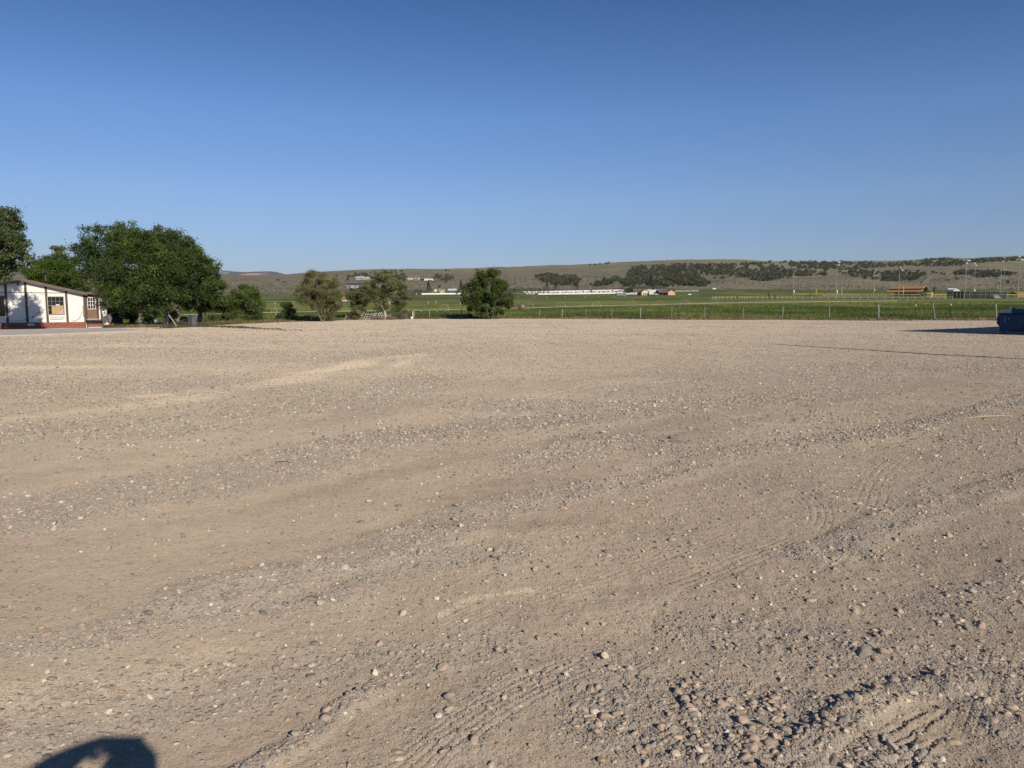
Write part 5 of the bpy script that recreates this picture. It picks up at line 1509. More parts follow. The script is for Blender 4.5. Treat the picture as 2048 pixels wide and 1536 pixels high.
# ================================================================== THE WIRE FENCE ALONG THE FIELD
def fence_at(px): return float(d_edge(px)) + 1.3
YTIP = pm('yellow_tip', (.62, .58, .16), (.5, .46, .12), 3, .6)
TPOST = pm('dark_green_steel', (.035, .048, .035), (.05, .05, .04), 8, .6)
PALEW = pm('bleached_wood', (.40, .36, .30), (.27, .235, .19), 8, .95, .5, stretch=(1, 1, .15), bscale=25)
def wire_fence():
    B = on(1500, fence_at(1500))
    root = thing('wire_fence', 'sagging barbed wire fence on weathered posts along the field', 'fence', B)
    rg = np.random.default_rng(4)
    WOODP = [(1995, 606.4, 635.5, -.10), (1759, 607, 636, -.05), (1659.5, 609.5, 635.5, 0), (1566, 611, 634.5, 0), (1486.5, 612.7, 633, 0), (1409.5, 613, 636, 0), (1343.5, 614, 636, 0), (1281, 615.5, 635.7, .02), (1224, 616, 636, -.03),
             (1172, 618, 636.5, 0), (1123.5, 619, 636.5, .08), (1078.5, 621.5, 637, .03), (995.5, 621, 636, 0), (922.6, 618.8, 635.3, 0), (889.5, 617.7, 634.2, 0), (858.5, 620, 634.5, 0), (828.5, 617, 632.8, 0), (810.5, 618, 632.8, 0)]
    for px, yt, yb, ln in WOODP:
        p = on(px, fence_at(px)) - B; h = (yb - yt) * fence_at(px) / FPX + .1
        mb = MB(); r = .062 if px > 1300 else .05
        pts = [(p.x + rg.normal(0, .006), p.y, p.z + (-.2 if k == 0 else h * k / 5)) for k in range(6)]
        pts = [(x + ln * (q[2] - p.z), y, z) for (x, y, z), q in zip(pts, pts)]
        mb.tube(pts, [r * rg.uniform(.85, 1.1) for _ in range(6)], 8); part('post', mb, PALEW if px in (1995, 1759, 1281, 1123.5) or px < 930 else WOOD, root)
    px0, px1 = 1872, 1864.5
    p = on(px0, fence_at(px0)) - B; q = at(px1, 604.3, fence_at(px0)) - B
    mb = MB(); mb.tube([p - Vector((0, 0, .15)), p.lerp(q, .5) + Vector((.02, 0, 0)), q], [.085, .075, .065], 8); part('post', mb, WOOD, root, label='leaning wooden post between two yellow-tipped steel stakes')
    for px, yt, yb in ((1832, 605, 636), (1902, 604, 636), (1035.5, 622, 637), (873.5, 618, 633), (843, 618, 633), (818, 617, 633), (551, 625, 640)):
        p = on(px, fence_at(px)) - B; h = (yb - yt) * fence_at(px) / FPX
        mb = MB(); mb.span(p.x - .03, p.x + .03, p.y, p.y + .008, p.z - .1, p.z + h); mb.span(p.x - .004, p.x + .004, p.y - .04, p.y, p.z - .1, p.z + h)
        sp = part('steel_stake', mb, TPOST, root)
        if px > 1800 or px < 900:
            mb = MB(); mb.span(p.x - .034, p.x + .034, p.y - .045, p.y + .014, p.z + h - (.18 if px > 1800 else .09), p.z + h + .01); part('tip', mb, YTIP, sp)
    mb = MB()
    pxs = [440, 551, 633, 720, 810.5, 828.5, 858.5, 889.5, 922.6, 995.5, 1035.5, 1078.5, 1123.5, 1172, 1224, 1281, 1343.5, 1409.5, 1486.5, 1566, 1659.5, 1759, 1866, 1995, 2100]
    for k, f in enumerate((.35, .62, .88)):
        pts = []
        for i, px in enumerate(pxs):
            p = on(px, fence_at(px) - .08) - B; pts.append(p + Vector((0, 0, f * 1.15)))
            if i < len(pxs) - 1:
                q = on((px + pxs[i + 1]) / 2, fence_at((px + pxs[i + 1]) / 2) - .08) - B; pts.append(q + Vector((0, 0, f * 1.15 - .03 - .02 * k)))
        mb.tube(pts, .0035, 4, False)
    part('wire', mb, pm('rusty_wire', (.16, .13, .11)), root)
wire_fence()

def white_marker():
    p = on(824.5, 81)
    t = thing('irrigation_marker', 'white plastic pipe marker with a square base box', 'marker', p)
    s = 81 / FPX
    mb = MB(); mb.tube([(.05, 0, 0), (.05, 0, 16 * s)], .045, 8); part('pipe', mb, FRAME_W, t)
    mb = MB(); mb.box((-.02, -.1, .13), (.24, .2, .26)); part('box', mb, FRAME_W, t)
white_marker()

# collapsed white fence and brush pile by the trees
def collapsed_fence():
    p = on(735, 77.2); s = 77.2 / FPX
    t = thing('collapsed_fence', 'collapsed white wooden fence panels leaning between two small trees', 'fence', p)
    W_ = pm('flaking_white', (.56, .53, .47), (.36, .33, .28), 6, .9)
    def X(px): return (px - 735) * s
    def rails(x0, x1, z0, z1, slats, tilt):
        mb = MB(); y = 0
        for f in (.15, .5, .9):
            mb.tube([(x0, tilt * f, z0 + f * .55), (x1, tilt * f + .1, z1 + f * .55)], .03, 4)
        for k in range(slats):
            u = (k + .3) / slats; x = x0 + (x1 - x0) * u + .05 * math.sin(k * 5.1 + x0); zb = z0 + (z1 - z0) * u + .05 * math.sin(k * 3.7)
            mb.tube([(x - .12, -.03, zb), (x + .10, tilt, zb + .60)], .03, 4)
        part('panel', mb, W_, t)
    rails(X(690), X(713), .02, .12, 4, .35); rails(X(727), X(742), .05, -.02, 3, .8); rails(X(743), X(757), .05, .12, 4, .4); rails(X(757), X(771), .2, .05, 3, .5)
    mb = MB(); mb.box((X(769.5), 0, .45), (.10, .08, .95)); part('post', mb, W_, t)
    mb = MB(); mb.tube([(X(633), -2.0, .0), (X(631), -2.0, .75)], .05, 6); part('post', mb, W_, t)
collapsed_fence()
def brush_pile(px, d, wpx, hpx, lab, seed):
    rg = np.random.default_rng(seed); p = on(px, d); s = d / FPX
    mb = MB()
    for _ in range(90):
        a = rg.uniform(0, 6.28); r = rg.random() ** .6 * wpx / 2 * s; c = Vector((r * math.cos(a), r * math.sin(a) * .6, rg.random() * hpx * s * (1 - r / (wpx * s) * 1.6)))
        dv = Vector((rg.normal(0, 1), rg.normal(0, .7), rg.normal(0, .45))).normalized() * rg.uniform(.2, .6)
        mb.tube([c - dv, c + Vector((0, 0, .06)), c + dv], [.02, .014, .006], 4)
    o = part('brush_pile', mb, pm('dead_branch', (.30, .225, .165), (.16, .12, .09), 6, .95)); o.location = p
    tag(o, lab, 'brush', 'heaps of dead branches at the lot edge')
brush_pile(753, 77, 24, 9, 'low heap of dead branches below the collapsed white fence', 1)
brush_pile(778, 77.5, 28, 8, 'heap of dead branches at the foot of the pale-trunked tree', 2)
brush_pile(702, 76.5, 18, 6, 'scatter of dead branches at the foot of the ragged tree', 3)

# grey cabinet, tangled junk and sticks beside the grove
def grove_junk():
    p = hit(381, 652.5); s = p.y / FPX
    t = thing('metal_cabinet', 'dented dull grey metal cabinet standing right of the grove', 'cabinet', p, R(-38))
    h = 22 * s; w_ = 15 * s
    mb = MB(); mb.box((0, w_ * .35, h / 2), (w_, w_ * .75, h)); part('body', mb, pm('galvanised', (.16, .17, .175), (.09, .095, .095), 3.5, .45, .2, metal=.3), t, bevel=.02)
    mb = MB(); mb.box((-.02, -.045, h * .52), (w_ * .9, .03, h * .9)); part('door', mb, MATS['galvanised'], t)
    mb = MB(); mb.box((w_ * .3, -.08, h * .55), (.03, .04, .12)); part('handle', mb, pm('black_metal', 0), t)
    p = hit(362, 650.5)
    t = thing('old_mower', 'black tangled old mower under the trees left of the cabinet', 'mower', p, .3)
    K_ = pm('sooty_black', (.02, .02, .02), (.035, .03, .028), 6, .8)
    mb = MB(); mb.box((0, 0, .22), (.8, .5, .16)); mb.box((.1, 0, .36), (.34, .3, .16)); part('deck', mb, K_, t, bevel=.03)
    for x, y in ((-.38, -.27), (.38, -.27), (-.38, .27), (.38, .27)): mb = MB(); mb.tube([(x, y - .03, .15), (x, y + .03, .15)], .15, 12); part('wheel', mb, K_, t)
    for sy in (-.2, .2): mb = MB(); mb.tube([(-.3, sy, .25), (-.75, sy, .62), (-.9, sy, .5)], .02, 6); part('handle', mb, K_, t)
    p = hit(368.5, 649)
    t = thing('spare_tyre', 'black tyre leaning behind the old mower', 'tyre', p, .4)
    mb = MB(); mb.tube([(.0 + .30 * math.cos(a), .1, .34 + .30 * math.sin(a)) for a in np.linspace(0, 6.283, 25)], .09, 8, False); part('rubber', mb, K_, t, smooth=True)
    mb = MB(); mb.tube([(0, .06, .34), (0, .14, .34)], .20, 14); part('rim', mb, pm('grey_steel', 0), t)
    a = hit(353.5, 653.5); b = at(337.5, 630, a.y + .6)
    mb = MB(); mb.tube([(0, 0, 0), tuple((b - a) * .5 + Vector((.03, 0, .02))), tuple(b - a)], [.035, .045, .05], 6)
    o = part('fallen_limb', mb, BARK_P); o.location = a; tag(o, 'pale broken limb leaning from the shaggy tree to the ground', 'branch')
    p = hit(309.5, 645)
    t = thing('plastic_tub', 'small pale blue plastic tub in the shade of the grove', 'tub', p)
    mb = MB(); mb.tube([(0, 0, .0), (0, 0, .32)], [.20, .26], 14); part('tub_body', mb, pm('pale_blue_plastic', (.32, .45, .60)), t)
    mb = MB(); mb.tube([(0, 0, .32), (0, 0, .35)], .28, 14); part('lid', mb, pm('dark_blue_plastic', (.06, .1, .2)), t)
    p = flat(1980, 838)
    mb = MB(); mb.tube([(-.34, -.05, .012), (-.1, .0, .025), (.15, .03, .03), (.36, .06, .02)], .0045, 5)
    o = part('dry_stalk', mb, pm('straw_stalk', (.62, .52, .33), (.5, .4, .25), 5)); o.location = (p[0], p[1], float(lot_height(np.array([p[0]]), np.array([p[1]]))[0])); tag(o, 'long pale dry stalk lying on the stones at the right', 'stalk')
    p = flat(565, 927)
    mb = MB(); mb.tube([(-.08, .015, .012), (.0, .0, .02), (.09, -.015, .012)], .004, 5)
    o = part('twig', mb, BARK_D); o.location = (p[0], p[1], float(lot_height(np.array([p[0]]), np.array([p[1]]))[0])); tag(o, 'thin dark twig lying across the grey stone bed', 'twig')
    for k, (px, py, hl, lab) in enumerate([(1347, 877, 9, 'small reddish board lying above two longer ones'), (1332, 886, 9, 'sandy end piece of the broken board'), (1350, 889, 13, 'longest dark piece of a broken board on the lot')]):
        g = flat(px, py); w_ = hl / FPX * math.hypot(*g); mb = MB(); mb.box((0, 0, .012), (1.8 * w_, .06, .026), rx=.15, ry=.04)
        o = part('broken_board', mb, pm('old_board' + str(k), [(.30, .235, .19), (.46, .36, .25), (.25, .215, .185)][k], stretch=(.2, 1, 1)), bevel=.006); o.location = (g[0], g[1], float(lot_height(np.array([g[0]]), np.array([g[1]]))[0])); o.rotation_euler = (0, 0, [.1, .5, -.12][k])
        tag(o, lab, 'board', 'broken board pieces')
grove_junk()

# ================================================================== THE WHEEL LINE IN THE FIELD
ALU = pm('cream_aluminium', (.50, .47, .36), (.34, .32, .25), .5, .5)
RUST = pm('rusty_red', (.16, .055, .035), (.10, .04, .03), 3, .8)
def wheel_line():
    N_ = [(330, 630.5, 125), (430, 627.5, 127), (560, 624.5, 130), (700, 622, 133), (889, 620, 138), (1020, 617, 148), (1046, 616, 150), (1122, 613.5, 158), (1193, 611.5, 165), (1264, 610, 171), (1320, 609.2, 176), (1370, 607.6, 180), (1428, 606.2, 184), (1500, 605, 190), (1600, 603.6, 197), (1720, 602.6, 205), (1795, 602, 210)]
    ys = lambda px: np.interp(px, [n[0] for n in N_], [n[1] for n in N_]); ds = lambda px: np.interp(px, [n[0] for n in N_], [n[2] for n in N_])
    def P_(px):
        d = float(ds(px)); p = at(px, float(ys(px)), d); p.z = max(p.z, float(ground_z(p.x, p.y)) + .55); return p
    B = on(1046, 150)
    root = thing('wheel_line', 'long wheel line irrigation pipe on spoked wheels across the field', 'irrigation')
    root.location = B
    pts = [P_(px) - B for px in np.linspace(330, 1795, 60)]
    mb = MB(); mb.tube(pts, .05, 6); part('pipe', mb, ALU, root)
    for px in (548, 889, 1021, 1032, 1046, 1059, 1122, 1192.5, 1263.5, 1319.5, 1369, 1427.5):
        c = P_(px) - B; t = (P_(px + 6) - P_(px - 6)); ang = math.atan2(t.y, t.x) + (R(25) if px < 1010 or px > 1070 else R(10))
        R_ = .98; mb = MB()
        ax = Vector((-math.sin(ang), math.cos(ang), 0)); up = Vector((0, 0, 1))
        mb.tube([c + (ax * math.cos(a) + up * math.sin(a)) * R_ for a in np.linspace(0, 6.2832, 33)], .032, 5, False)
        w_ = part('wheel', mb, ALU if px not in (1021, 1032, 1046) else RUST, root)
        sb = MB()
        for k in range(8): a = k * math.pi / 4 + .3; sb.tube([c, c + (ax * math.cos(a) + up * math.sin(a)) * R_], .009, 4)
        part('spokes', sb, ALU, w_)
    c = P_(1042) - B; mb = MB(); t = (P_(1060) - P_(1025)).normalized(); a = math.atan2(t.y, t.x)
    mb.box(c + Vector((0, 0, -.12)), (3.0, .16, .16), a); mb.box(c + Vector((.1, -.4, -.05)), (1.0, .7, .32), a); mb.box(c + Vector((-.5, .3, -.12)), (.14, 1.3, .14), a)
    eng = part('drive_unit', mb, RUST, root)
    mb = MB(); mb.box(c + Vector((.3, -.3, .32)), (.45, .4, .42), a); mb.tube([c + Vector((.3, -.3, .5)), c + Vector((.35, -.3, .8))], .04, 6); part('engine', mb, pm('grey_steel', 0), eng)
wheel_line()
# small white sprinkler heads and survey flags in the field
def risers():
    rg = np.random.default_rng(8); me = None
    pts = [(1045 + i * 30 + rg.normal(0, 5), 596 - i * .25 + rg.normal(0, .4)) for i in range(9)] + [(440 + i * 37 + rg.normal(0, 8), 609 + rg.normal(0, 1.5)) for i in range(14)]
    for px, py in pts:
        p = hit(px, py)
        if me is None:
            mb = MB(); mb.tube([(0, 0, -.1), (0, 0, .65)], .05, 6); mb.ball((0, 0, .72), (.13, .13, .10), 8, 5); o = part('sprinkler_riser', mb, FRAME_W); me = o.data
        else: o = bpy.data.objects.new('sprinkler_riser', me); COL.objects.link(o)
        o.location = p; tag(o, 'tiny white sprinkler riser standing in the green hayfield', 'sprinkler', 'white sprinkler risers in the hayfield')
risers()

# ================================================================== THE BALL FIELDS
GALV = pm('pole_galvanised', (.30, .30, .295), (.25, .25, .245), 1, .5, metal=.3)
LAMPW = pm('lamp_white', (.80, .80, .78), rough=.35)
DARKM = pm('lamp_dark', (.05, .05, .055))
def floodlight(px, ytop, d, label, n=5, seed=0, box=False):
    rg = np.random.default_rng(seed); p = on(px, d); top = at(px + 1.2, ytop, d); H = top.z - p.z
    t = thing('floodlight_pole', label, 'light pole', p, rg.uniform(-.5, .5), 'tall floodlight poles around the ball fields')
    mb = MB(); mb.tube([(0, 0, -.5), (0, 0, H)], [.21, .12], 10); part('pole', mb, GALV, t)
    mb = MB(); mb.box((0, -.1, H - .35), (3.0, .16, .16)); mb.box((0, -.1, H - 1.7), (2.2, .16, .16)); part('crossarm', mb, GALV, t)
    for k in range(n):
        row = 0 if k < (n + 1) // 2 else 1; m_ = (n + 1) // 2 if row == 0 else n - (n + 1) // 2; j = k if row == 0 else k - (n + 1) // 2
        x = (j - (m_ - 1) / 2) * 1.15; z = H - .3 - row * 1.35; f = -1 if rg.random() < .7 else 1
        mb = MB(); mb.tube([(x, 0, z), (x, f * .35, z - .10), (x, f * .75, z - .22)], [.15, .32, .38], 10); part('lamp', mb, LAMPW if rg.random() < .75 else DARKM, t)
    if box: mb = MB(); mb.box((.45, -.2, H * .10 + 1.2), (.55, .4, 1.5)); part('control_box', mb, LAMPW, t)
floodlight(1585.5, 534, 470, 'floodlight pole left of all others, by the pale rail fence', 3, 1, True)
floodlight(1671.5, 523, 400, 'floodlight pole between the two orange foul poles', 4, 2, True)
floodlight(1746.5, 539, 560, 'short-looking far floodlight pole left of the rust-roofed pavilion', 3, 3, True)
floodlight(1796, 533, 410, 'floodlight pole rising in front of the rust-roofed pavilion', 6, 4)
floodlight(1928.5, 519, 385, 'thick floodlight pole at the left of the dark netting', 5, 5)
floodlight(1946, 525, 500, 'thin floodlight pole with a white box behind the dark netting', 3, 6, True)
floodlight(1998.5, 521, 490, 'floodlight pole behind the white bleachers', 4, 7)
floodlight(2005, 535, 610, 'dim farthest floodlight pole beside a taller one', 4, 8)
floodlight(2034, 511, 350, 'nearest and tallest floodlight pole at the right edge', 6, 9)
ORANGE = pm('orange_yellow_paint', (.72, .36, .04), (.62, .30, .03), 2, .5)
def foul_pole(px, yt, yb, d, lab):
    p = on(px, d); t = thing('foul_pole', lab, 'foul pole', p, 0, 'foul poles of the ball fields')
    H = at(px, yt, d).z - p.z
    mb = MB(); mb.tube([(0, 0, -.3), (0, 0, H)], .07, 8); part('pole', mb, ORANGE, t)
    mb = MB(); mb.box((.13, 0, H * .62), (.16, .03, H * .6)); part('wing', mb, ORANGE, t)
foul_pole(1631.5, 577, 600, 440, 'orange foul pole standing left of a floodlight pole')
foul_pole(1682.5, 575, 598, 450, 'orange foul pole with a reddish top right of a floodlight')
foul_pole(1805.5, 571, 600, 385, 'thick yellow foul pole in front of the pavilion')
foul_pole(2047, 570, 598, 385, 'orange foul pole at the very right edge of the view')

YCAP = pm('yellow_cap', (.70, .46, .04), (.60, .55, .18), .05, .6)
PALE_RAIL = pm('pale_rail', (.50, .47, .30), (.42, .38, .24), .3, .7)
def net_mat(name, c, opa):
    m, n, l, b = mat_nodes(name); b.inputs['Base Color'].default_value = (*c, 1); b.inputs['Roughness'].default_value = .9
    b.inputs['Alpha'].default_value = opa; return m
CHAIN = net_mat('chain_link', (.22, .22, .21), .35)
NET = net_mat('dark_netting', (.018, .018, .020), .72)
def run_fence(name, label, nodes, h, gap, cap=None, mesh=None, rails=(1.0,), mat=PALE_RAIL, post_w=.09, group=None, cat='fence', cap_h=.18):
    """fence through (px, distance) nodes"""
    pts = [on(px, d) for px, d in nodes]; B = pts[0].copy(); t = thing(name, label, cat, B, 0, group)
    W_ = []
    for a, b in zip(pts[:-1], pts[1:]):
        L = (b - a).length; n = max(1, round(L / gap))
        for k in range(n): q = a.lerp(b, k / n); q.z = float(ground_z(q.x, q.y)); W_.append(q)
    W_.append(pts[-1])
    for q in W_[:100]:
        mb = MB(); mb.box(q - B + Vector((0, 0, h / 2)), (post_w, post_w, h + .02)); part('post', mb, mat, t)
    for f in rails:
        mb = MB(); mb.tube([q - B + Vector((0, -.06, h * f - .05)) for q in W_], .05, 5); part('rail', mb, mat, t)
    if cap:
        mb = MB(); mb.tube([q - B + Vector((0, 0, h + cap_h * .5)) for q in W_], cap_h * .6, 6); part('cap', mb, cap, t)
    if mesh:
        V = []; 
        for q in W_: V += [q - B + Vector((0, .05, .03)), q - B + Vector((0, .05, h))]
        mb = MB(); mb.add(V, [(2 * i, 2 * i + 2, 2 * i + 3, 2 * i + 1) for i in range(len(W_) - 1)]); part('mesh', mb, mesh, t)
    return t
run_fence('rail_fence', 'pale broken line of rail fence left of the ball field', [(1424, 335), (1445, 338), (1471, 342)], 1.15, 2.4, rails=(1.0, .55), post_w=.13)
run_fence('rail_fence', 'pale rail fence running up to the leftmost floodlight', [(1478, 338), (1500, 345), (1515, 346), (1545, 350), (1583, 352)], 1.25, 2.6, rails=(1.0, .5), post_w=.13)
run_fence('rail_fence', 'low pale rail fence in front of the yellow-capped outfield fence', [(1588, 338), (1640, 336), (1720, 334), (1800, 332), (1905, 330)], .95, 3.1, rails=(.98,), post_w=.14)
run_fence('outfield_fence', 'yellow-capped chain link outfield fence in two bays at the left', [(1586, 420), (1612, 416), (1646, 410)], 1.5, 3, cap=YCAP, mesh=CHAIN, rails=(), mat=GALV, cap_h=.5)
run_fence('outfield_fence', 'long yellow-capped outfield fence crossing before the pavilion', [(1650, 425), (1720, 415), (1800, 402), (1840, 396), (1862, 386), (1930, 380), (2000, 374), (2075, 368)], 1.6, 3.2, cap=YCAP, mesh=CHAIN, rails=(), mat=GALV, cap_h=.30)
run_fence('rail_fence', 'orange-tan rail fence behind the outfield, left of the pavilion', [(1642, 462), (1720, 466), (1800, 458), (1840, 446)], 1.3, 1.9, rails=(1.0, .5), mat=pm('tan_rail', (.48, .38, .22), (.42, .30, .17), .3, .8), post_w=.16)
run_fence('rail_fence', 'orange-tan rail fence behind the outfield, right of the pavilion', [(1860, 440), (1900, 436), (1912, 434)], 1.2, 2.4, rails=(1.0, .5), mat=MATS['tan_rail'], post_w=.16)
run_fence('pipe_corral', 'long low corral of dark panels at the foot of the hills', [(1625, 705), (1740, 705)], 1.9, 4, rails=(1.0, .6, .25), mat=pm('corral_pipe', (.26, .22, .18)), post_w=.25)

def dark_nets():
    rz = 0
    for name, lab, px0, px1, d, ytop, roofed in (('batting_cage', 'dark netted batting cage with a pale domed roof', 1905, 1927, 372, 582.5, True), ('backstop', 'long row of black netting bays right of the domed cage', 1928, 2012, 368, 582.8, False)):
        a = on(px0, d); b = on(px1, d - 4); t = thing(name, lab, 'netting' if not roofed else 'cage', a)
        H = at(px0, ytop, d).z - a.z; v = b - a; n = 3 if roofed else 8
        for k in range(n + 1):
            q = v * (k / n); mb = MB(); mb.tube([q, q + Vector((0, 0, H))], .09, 6); part('post', mb, GALV, t)
            if roofed: mb = MB(); mb.tube([q + Vector((1.5, 6, 0)), q + Vector((1.5, 6, H))], .09, 6); part('post', mb, GALV, t)
        for f in (.55, 1.0): mb = MB(); mb.tube([Vector((0, 0, H * f)), v + Vector((0, 0, H * f))], .05, 5); part('rail', mb, GALV, t)
        for k in range(n):
            q0, q1 = v * (k / n), v * ((k + 1) / n); sag = [0, .3, .1, .45, .2, .05, .35, .15][k % 8] if not roofed else 0
            mb = MB(); mb.add([q0 + Vector((0, .12, 0)), q1 + Vector((0, .12, 0)), q1 + Vector((0, .12, H - sag)), (q0 + q1) / 2 + Vector((0, .3, H - sag - .25)), q0 + Vector((0, .12, H - sag * .4))], [(0, 1, 2, 3, 4)])
            part('net', mb, NET, t)
            mb = MB(); mb.add([q0 + Vector((.4, 6.1, 0)), q1 + Vector((.4, 6.1, 0)), q1 + Vector((.4, 6.1, H * .97)), q0 + Vector((.4, 6.1, H * .97))], [(0, 1, 2, 3)]); part('net', mb, NET, t)
        if roofed:
            mb = MB(); pr = [(-.3, H + .05)] + [(v.x * u, H + .05 + 1.05 * math.sin(math.pi * (.12 + .76 * u))) for u in np.linspace(0, 1, 9)] + [(v.x + .3, H + .05)]
            mb.prism(pr, -.3, 6.5); part('roof', mb, pm('pale_dome', (.50, .52, .55), (.40, .42, .46), .4, .5), t)
    p = on(1994, 362); t = thing('bleachers', 'small white and teal bleachers before the black netting', 'bleachers', p)
    TEAL = pm('teal_white', (.50, .62, .58), (.62, .68, .64), .5, .5)
    for k in range(3):
        mb = MB(); mb.box((0, k * .7, .5 + k * .55), (2.9 - .2 * k, .32, .08)); part('bench', mb, TEAL, t)
        mb = MB(); mb.box((0, k * .7 - .35, .2 + k * .5), (2.9 - .2 * k, .25, .06)); part('footboard', mb, TEAL, t)
    for x in (-1.3, 0, 1.3): mb = MB(); mb.tube([(x, -.4, 0), (x, 1.6, 1.9)], .05, 5); mb.tube([(x, 1.6, 0), (x, 1.6, 2.5)], .05, 5); part('support', mb, GALV, t)
dark_nets()

RUSTROOF = pm('rust_roof', (.42, .25, .10), (.33, .19, .075), .8, .6, stretch=(6, 1, 1))
BEAM = pm('brown_beam', (.16, .085, .05), (.11, .06, .04), 1, .8)
def pavilion():
    p = on(1815, 438); t = thing('pavilion', 'open-sided pavilion with a two-tier rust brown roof', 'pavilion', p, R(-50))
    L, w1, w2 = 9.5, 3.2, 6.4; e1, e2, u1, rg_ = 2.9, 4.0, 4.7, 6.3
    mb = MB()
    for sy in (-1, 1):
        q = [(-L, sy * w2, e1), (L, sy * w2, e1), (L, sy * w1, e2), (-L, sy * w1, e2)]
        mb.slab(q if sy < 0 else q[::-1], .14)
        q = [(-L, sy * (w1 + .5), u1), (L, sy * (w1 + .5), u1), (L, 0, rg_), (-L, 0, rg_)]
        mb.slab(q if sy < 0 else q[::-1], .14)
    part('roof', mb, RUSTROOF, t)
    mb = MB()
    for sy in (-1, 1): mb.box((0, sy * (w1 - .05), (e2 + u1) / 2 - .05), (2 * L - .3, .12, .55))
    part('clerestory', mb, BEAM, t)
    TR = pm('cream_trim', (.70, .58, .38), (.62, .5, .32), 1, .6)
    mb = MB()
    for sy in (-1, 1):
        mb.tube([(L + .05, sy * (w1 + .5), u1 - .05), (L + .05, 0, rg_)], .12, 4); mb.tube([(L + .05, sy * w2, e1 - .05), (L + .05, sy * w1, e2)], .11, 4)
    part('gable_trim', mb, TR, t)
    for k in range(5):
        for sy in (-1, 1):
            x = -L + .4 + k * (2 * L - .8) / 4
            mb = MB(); mb.box((x, sy * (w2 - .25), e1 / 2), (.26, .26, e1 - .1)); part('post', mb, BEAM, t)
            mb = MB(); mb.box((x, sy * (w1 - .2), e2 / 2), (.26, .26, e2)); part('post', mb, BEAM, t)
    mb = MB(); mb.box((0, -w2 + .2, .55), (2 * L - 1, .08, .08)); mb.box((0, -w2 + .2, 1.0), (2 * L - 1, .08, .08)); part('rail', mb, BEAM, t)
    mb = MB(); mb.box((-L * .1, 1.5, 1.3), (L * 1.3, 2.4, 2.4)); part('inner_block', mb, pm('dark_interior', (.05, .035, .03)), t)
    for k in range(5): mb = MB(); mb.box((-7 + k * 3.2, -3.2, .75), (2.0, .8, .08)); mb.box((-7 + k * 3.2, -3.2, .37), (.1, .7, .7)); part('table', mb, BEAM, t)
    p = on(1857.5, 424); t = thing('storage_box', 'pale yellow plywood storage box at the end of the pavilion', 'shed', p, R(-45))
    s = 424 / FPX; mb = MB(); mb.box((0, 1.0, 5 * s), (9 * s, 2.0, 10 * s)); part('box_wall', mb, pm('pale_yellow', (.62, .50, .25), (.55, .44, .22), .6, .8), t)
    mb = MB(); mb.box((0, 1.0, 10 * s + .06), (9.6 * s, 2.2, .1)); part('roof', mb, BEAM, t)
pavilion()

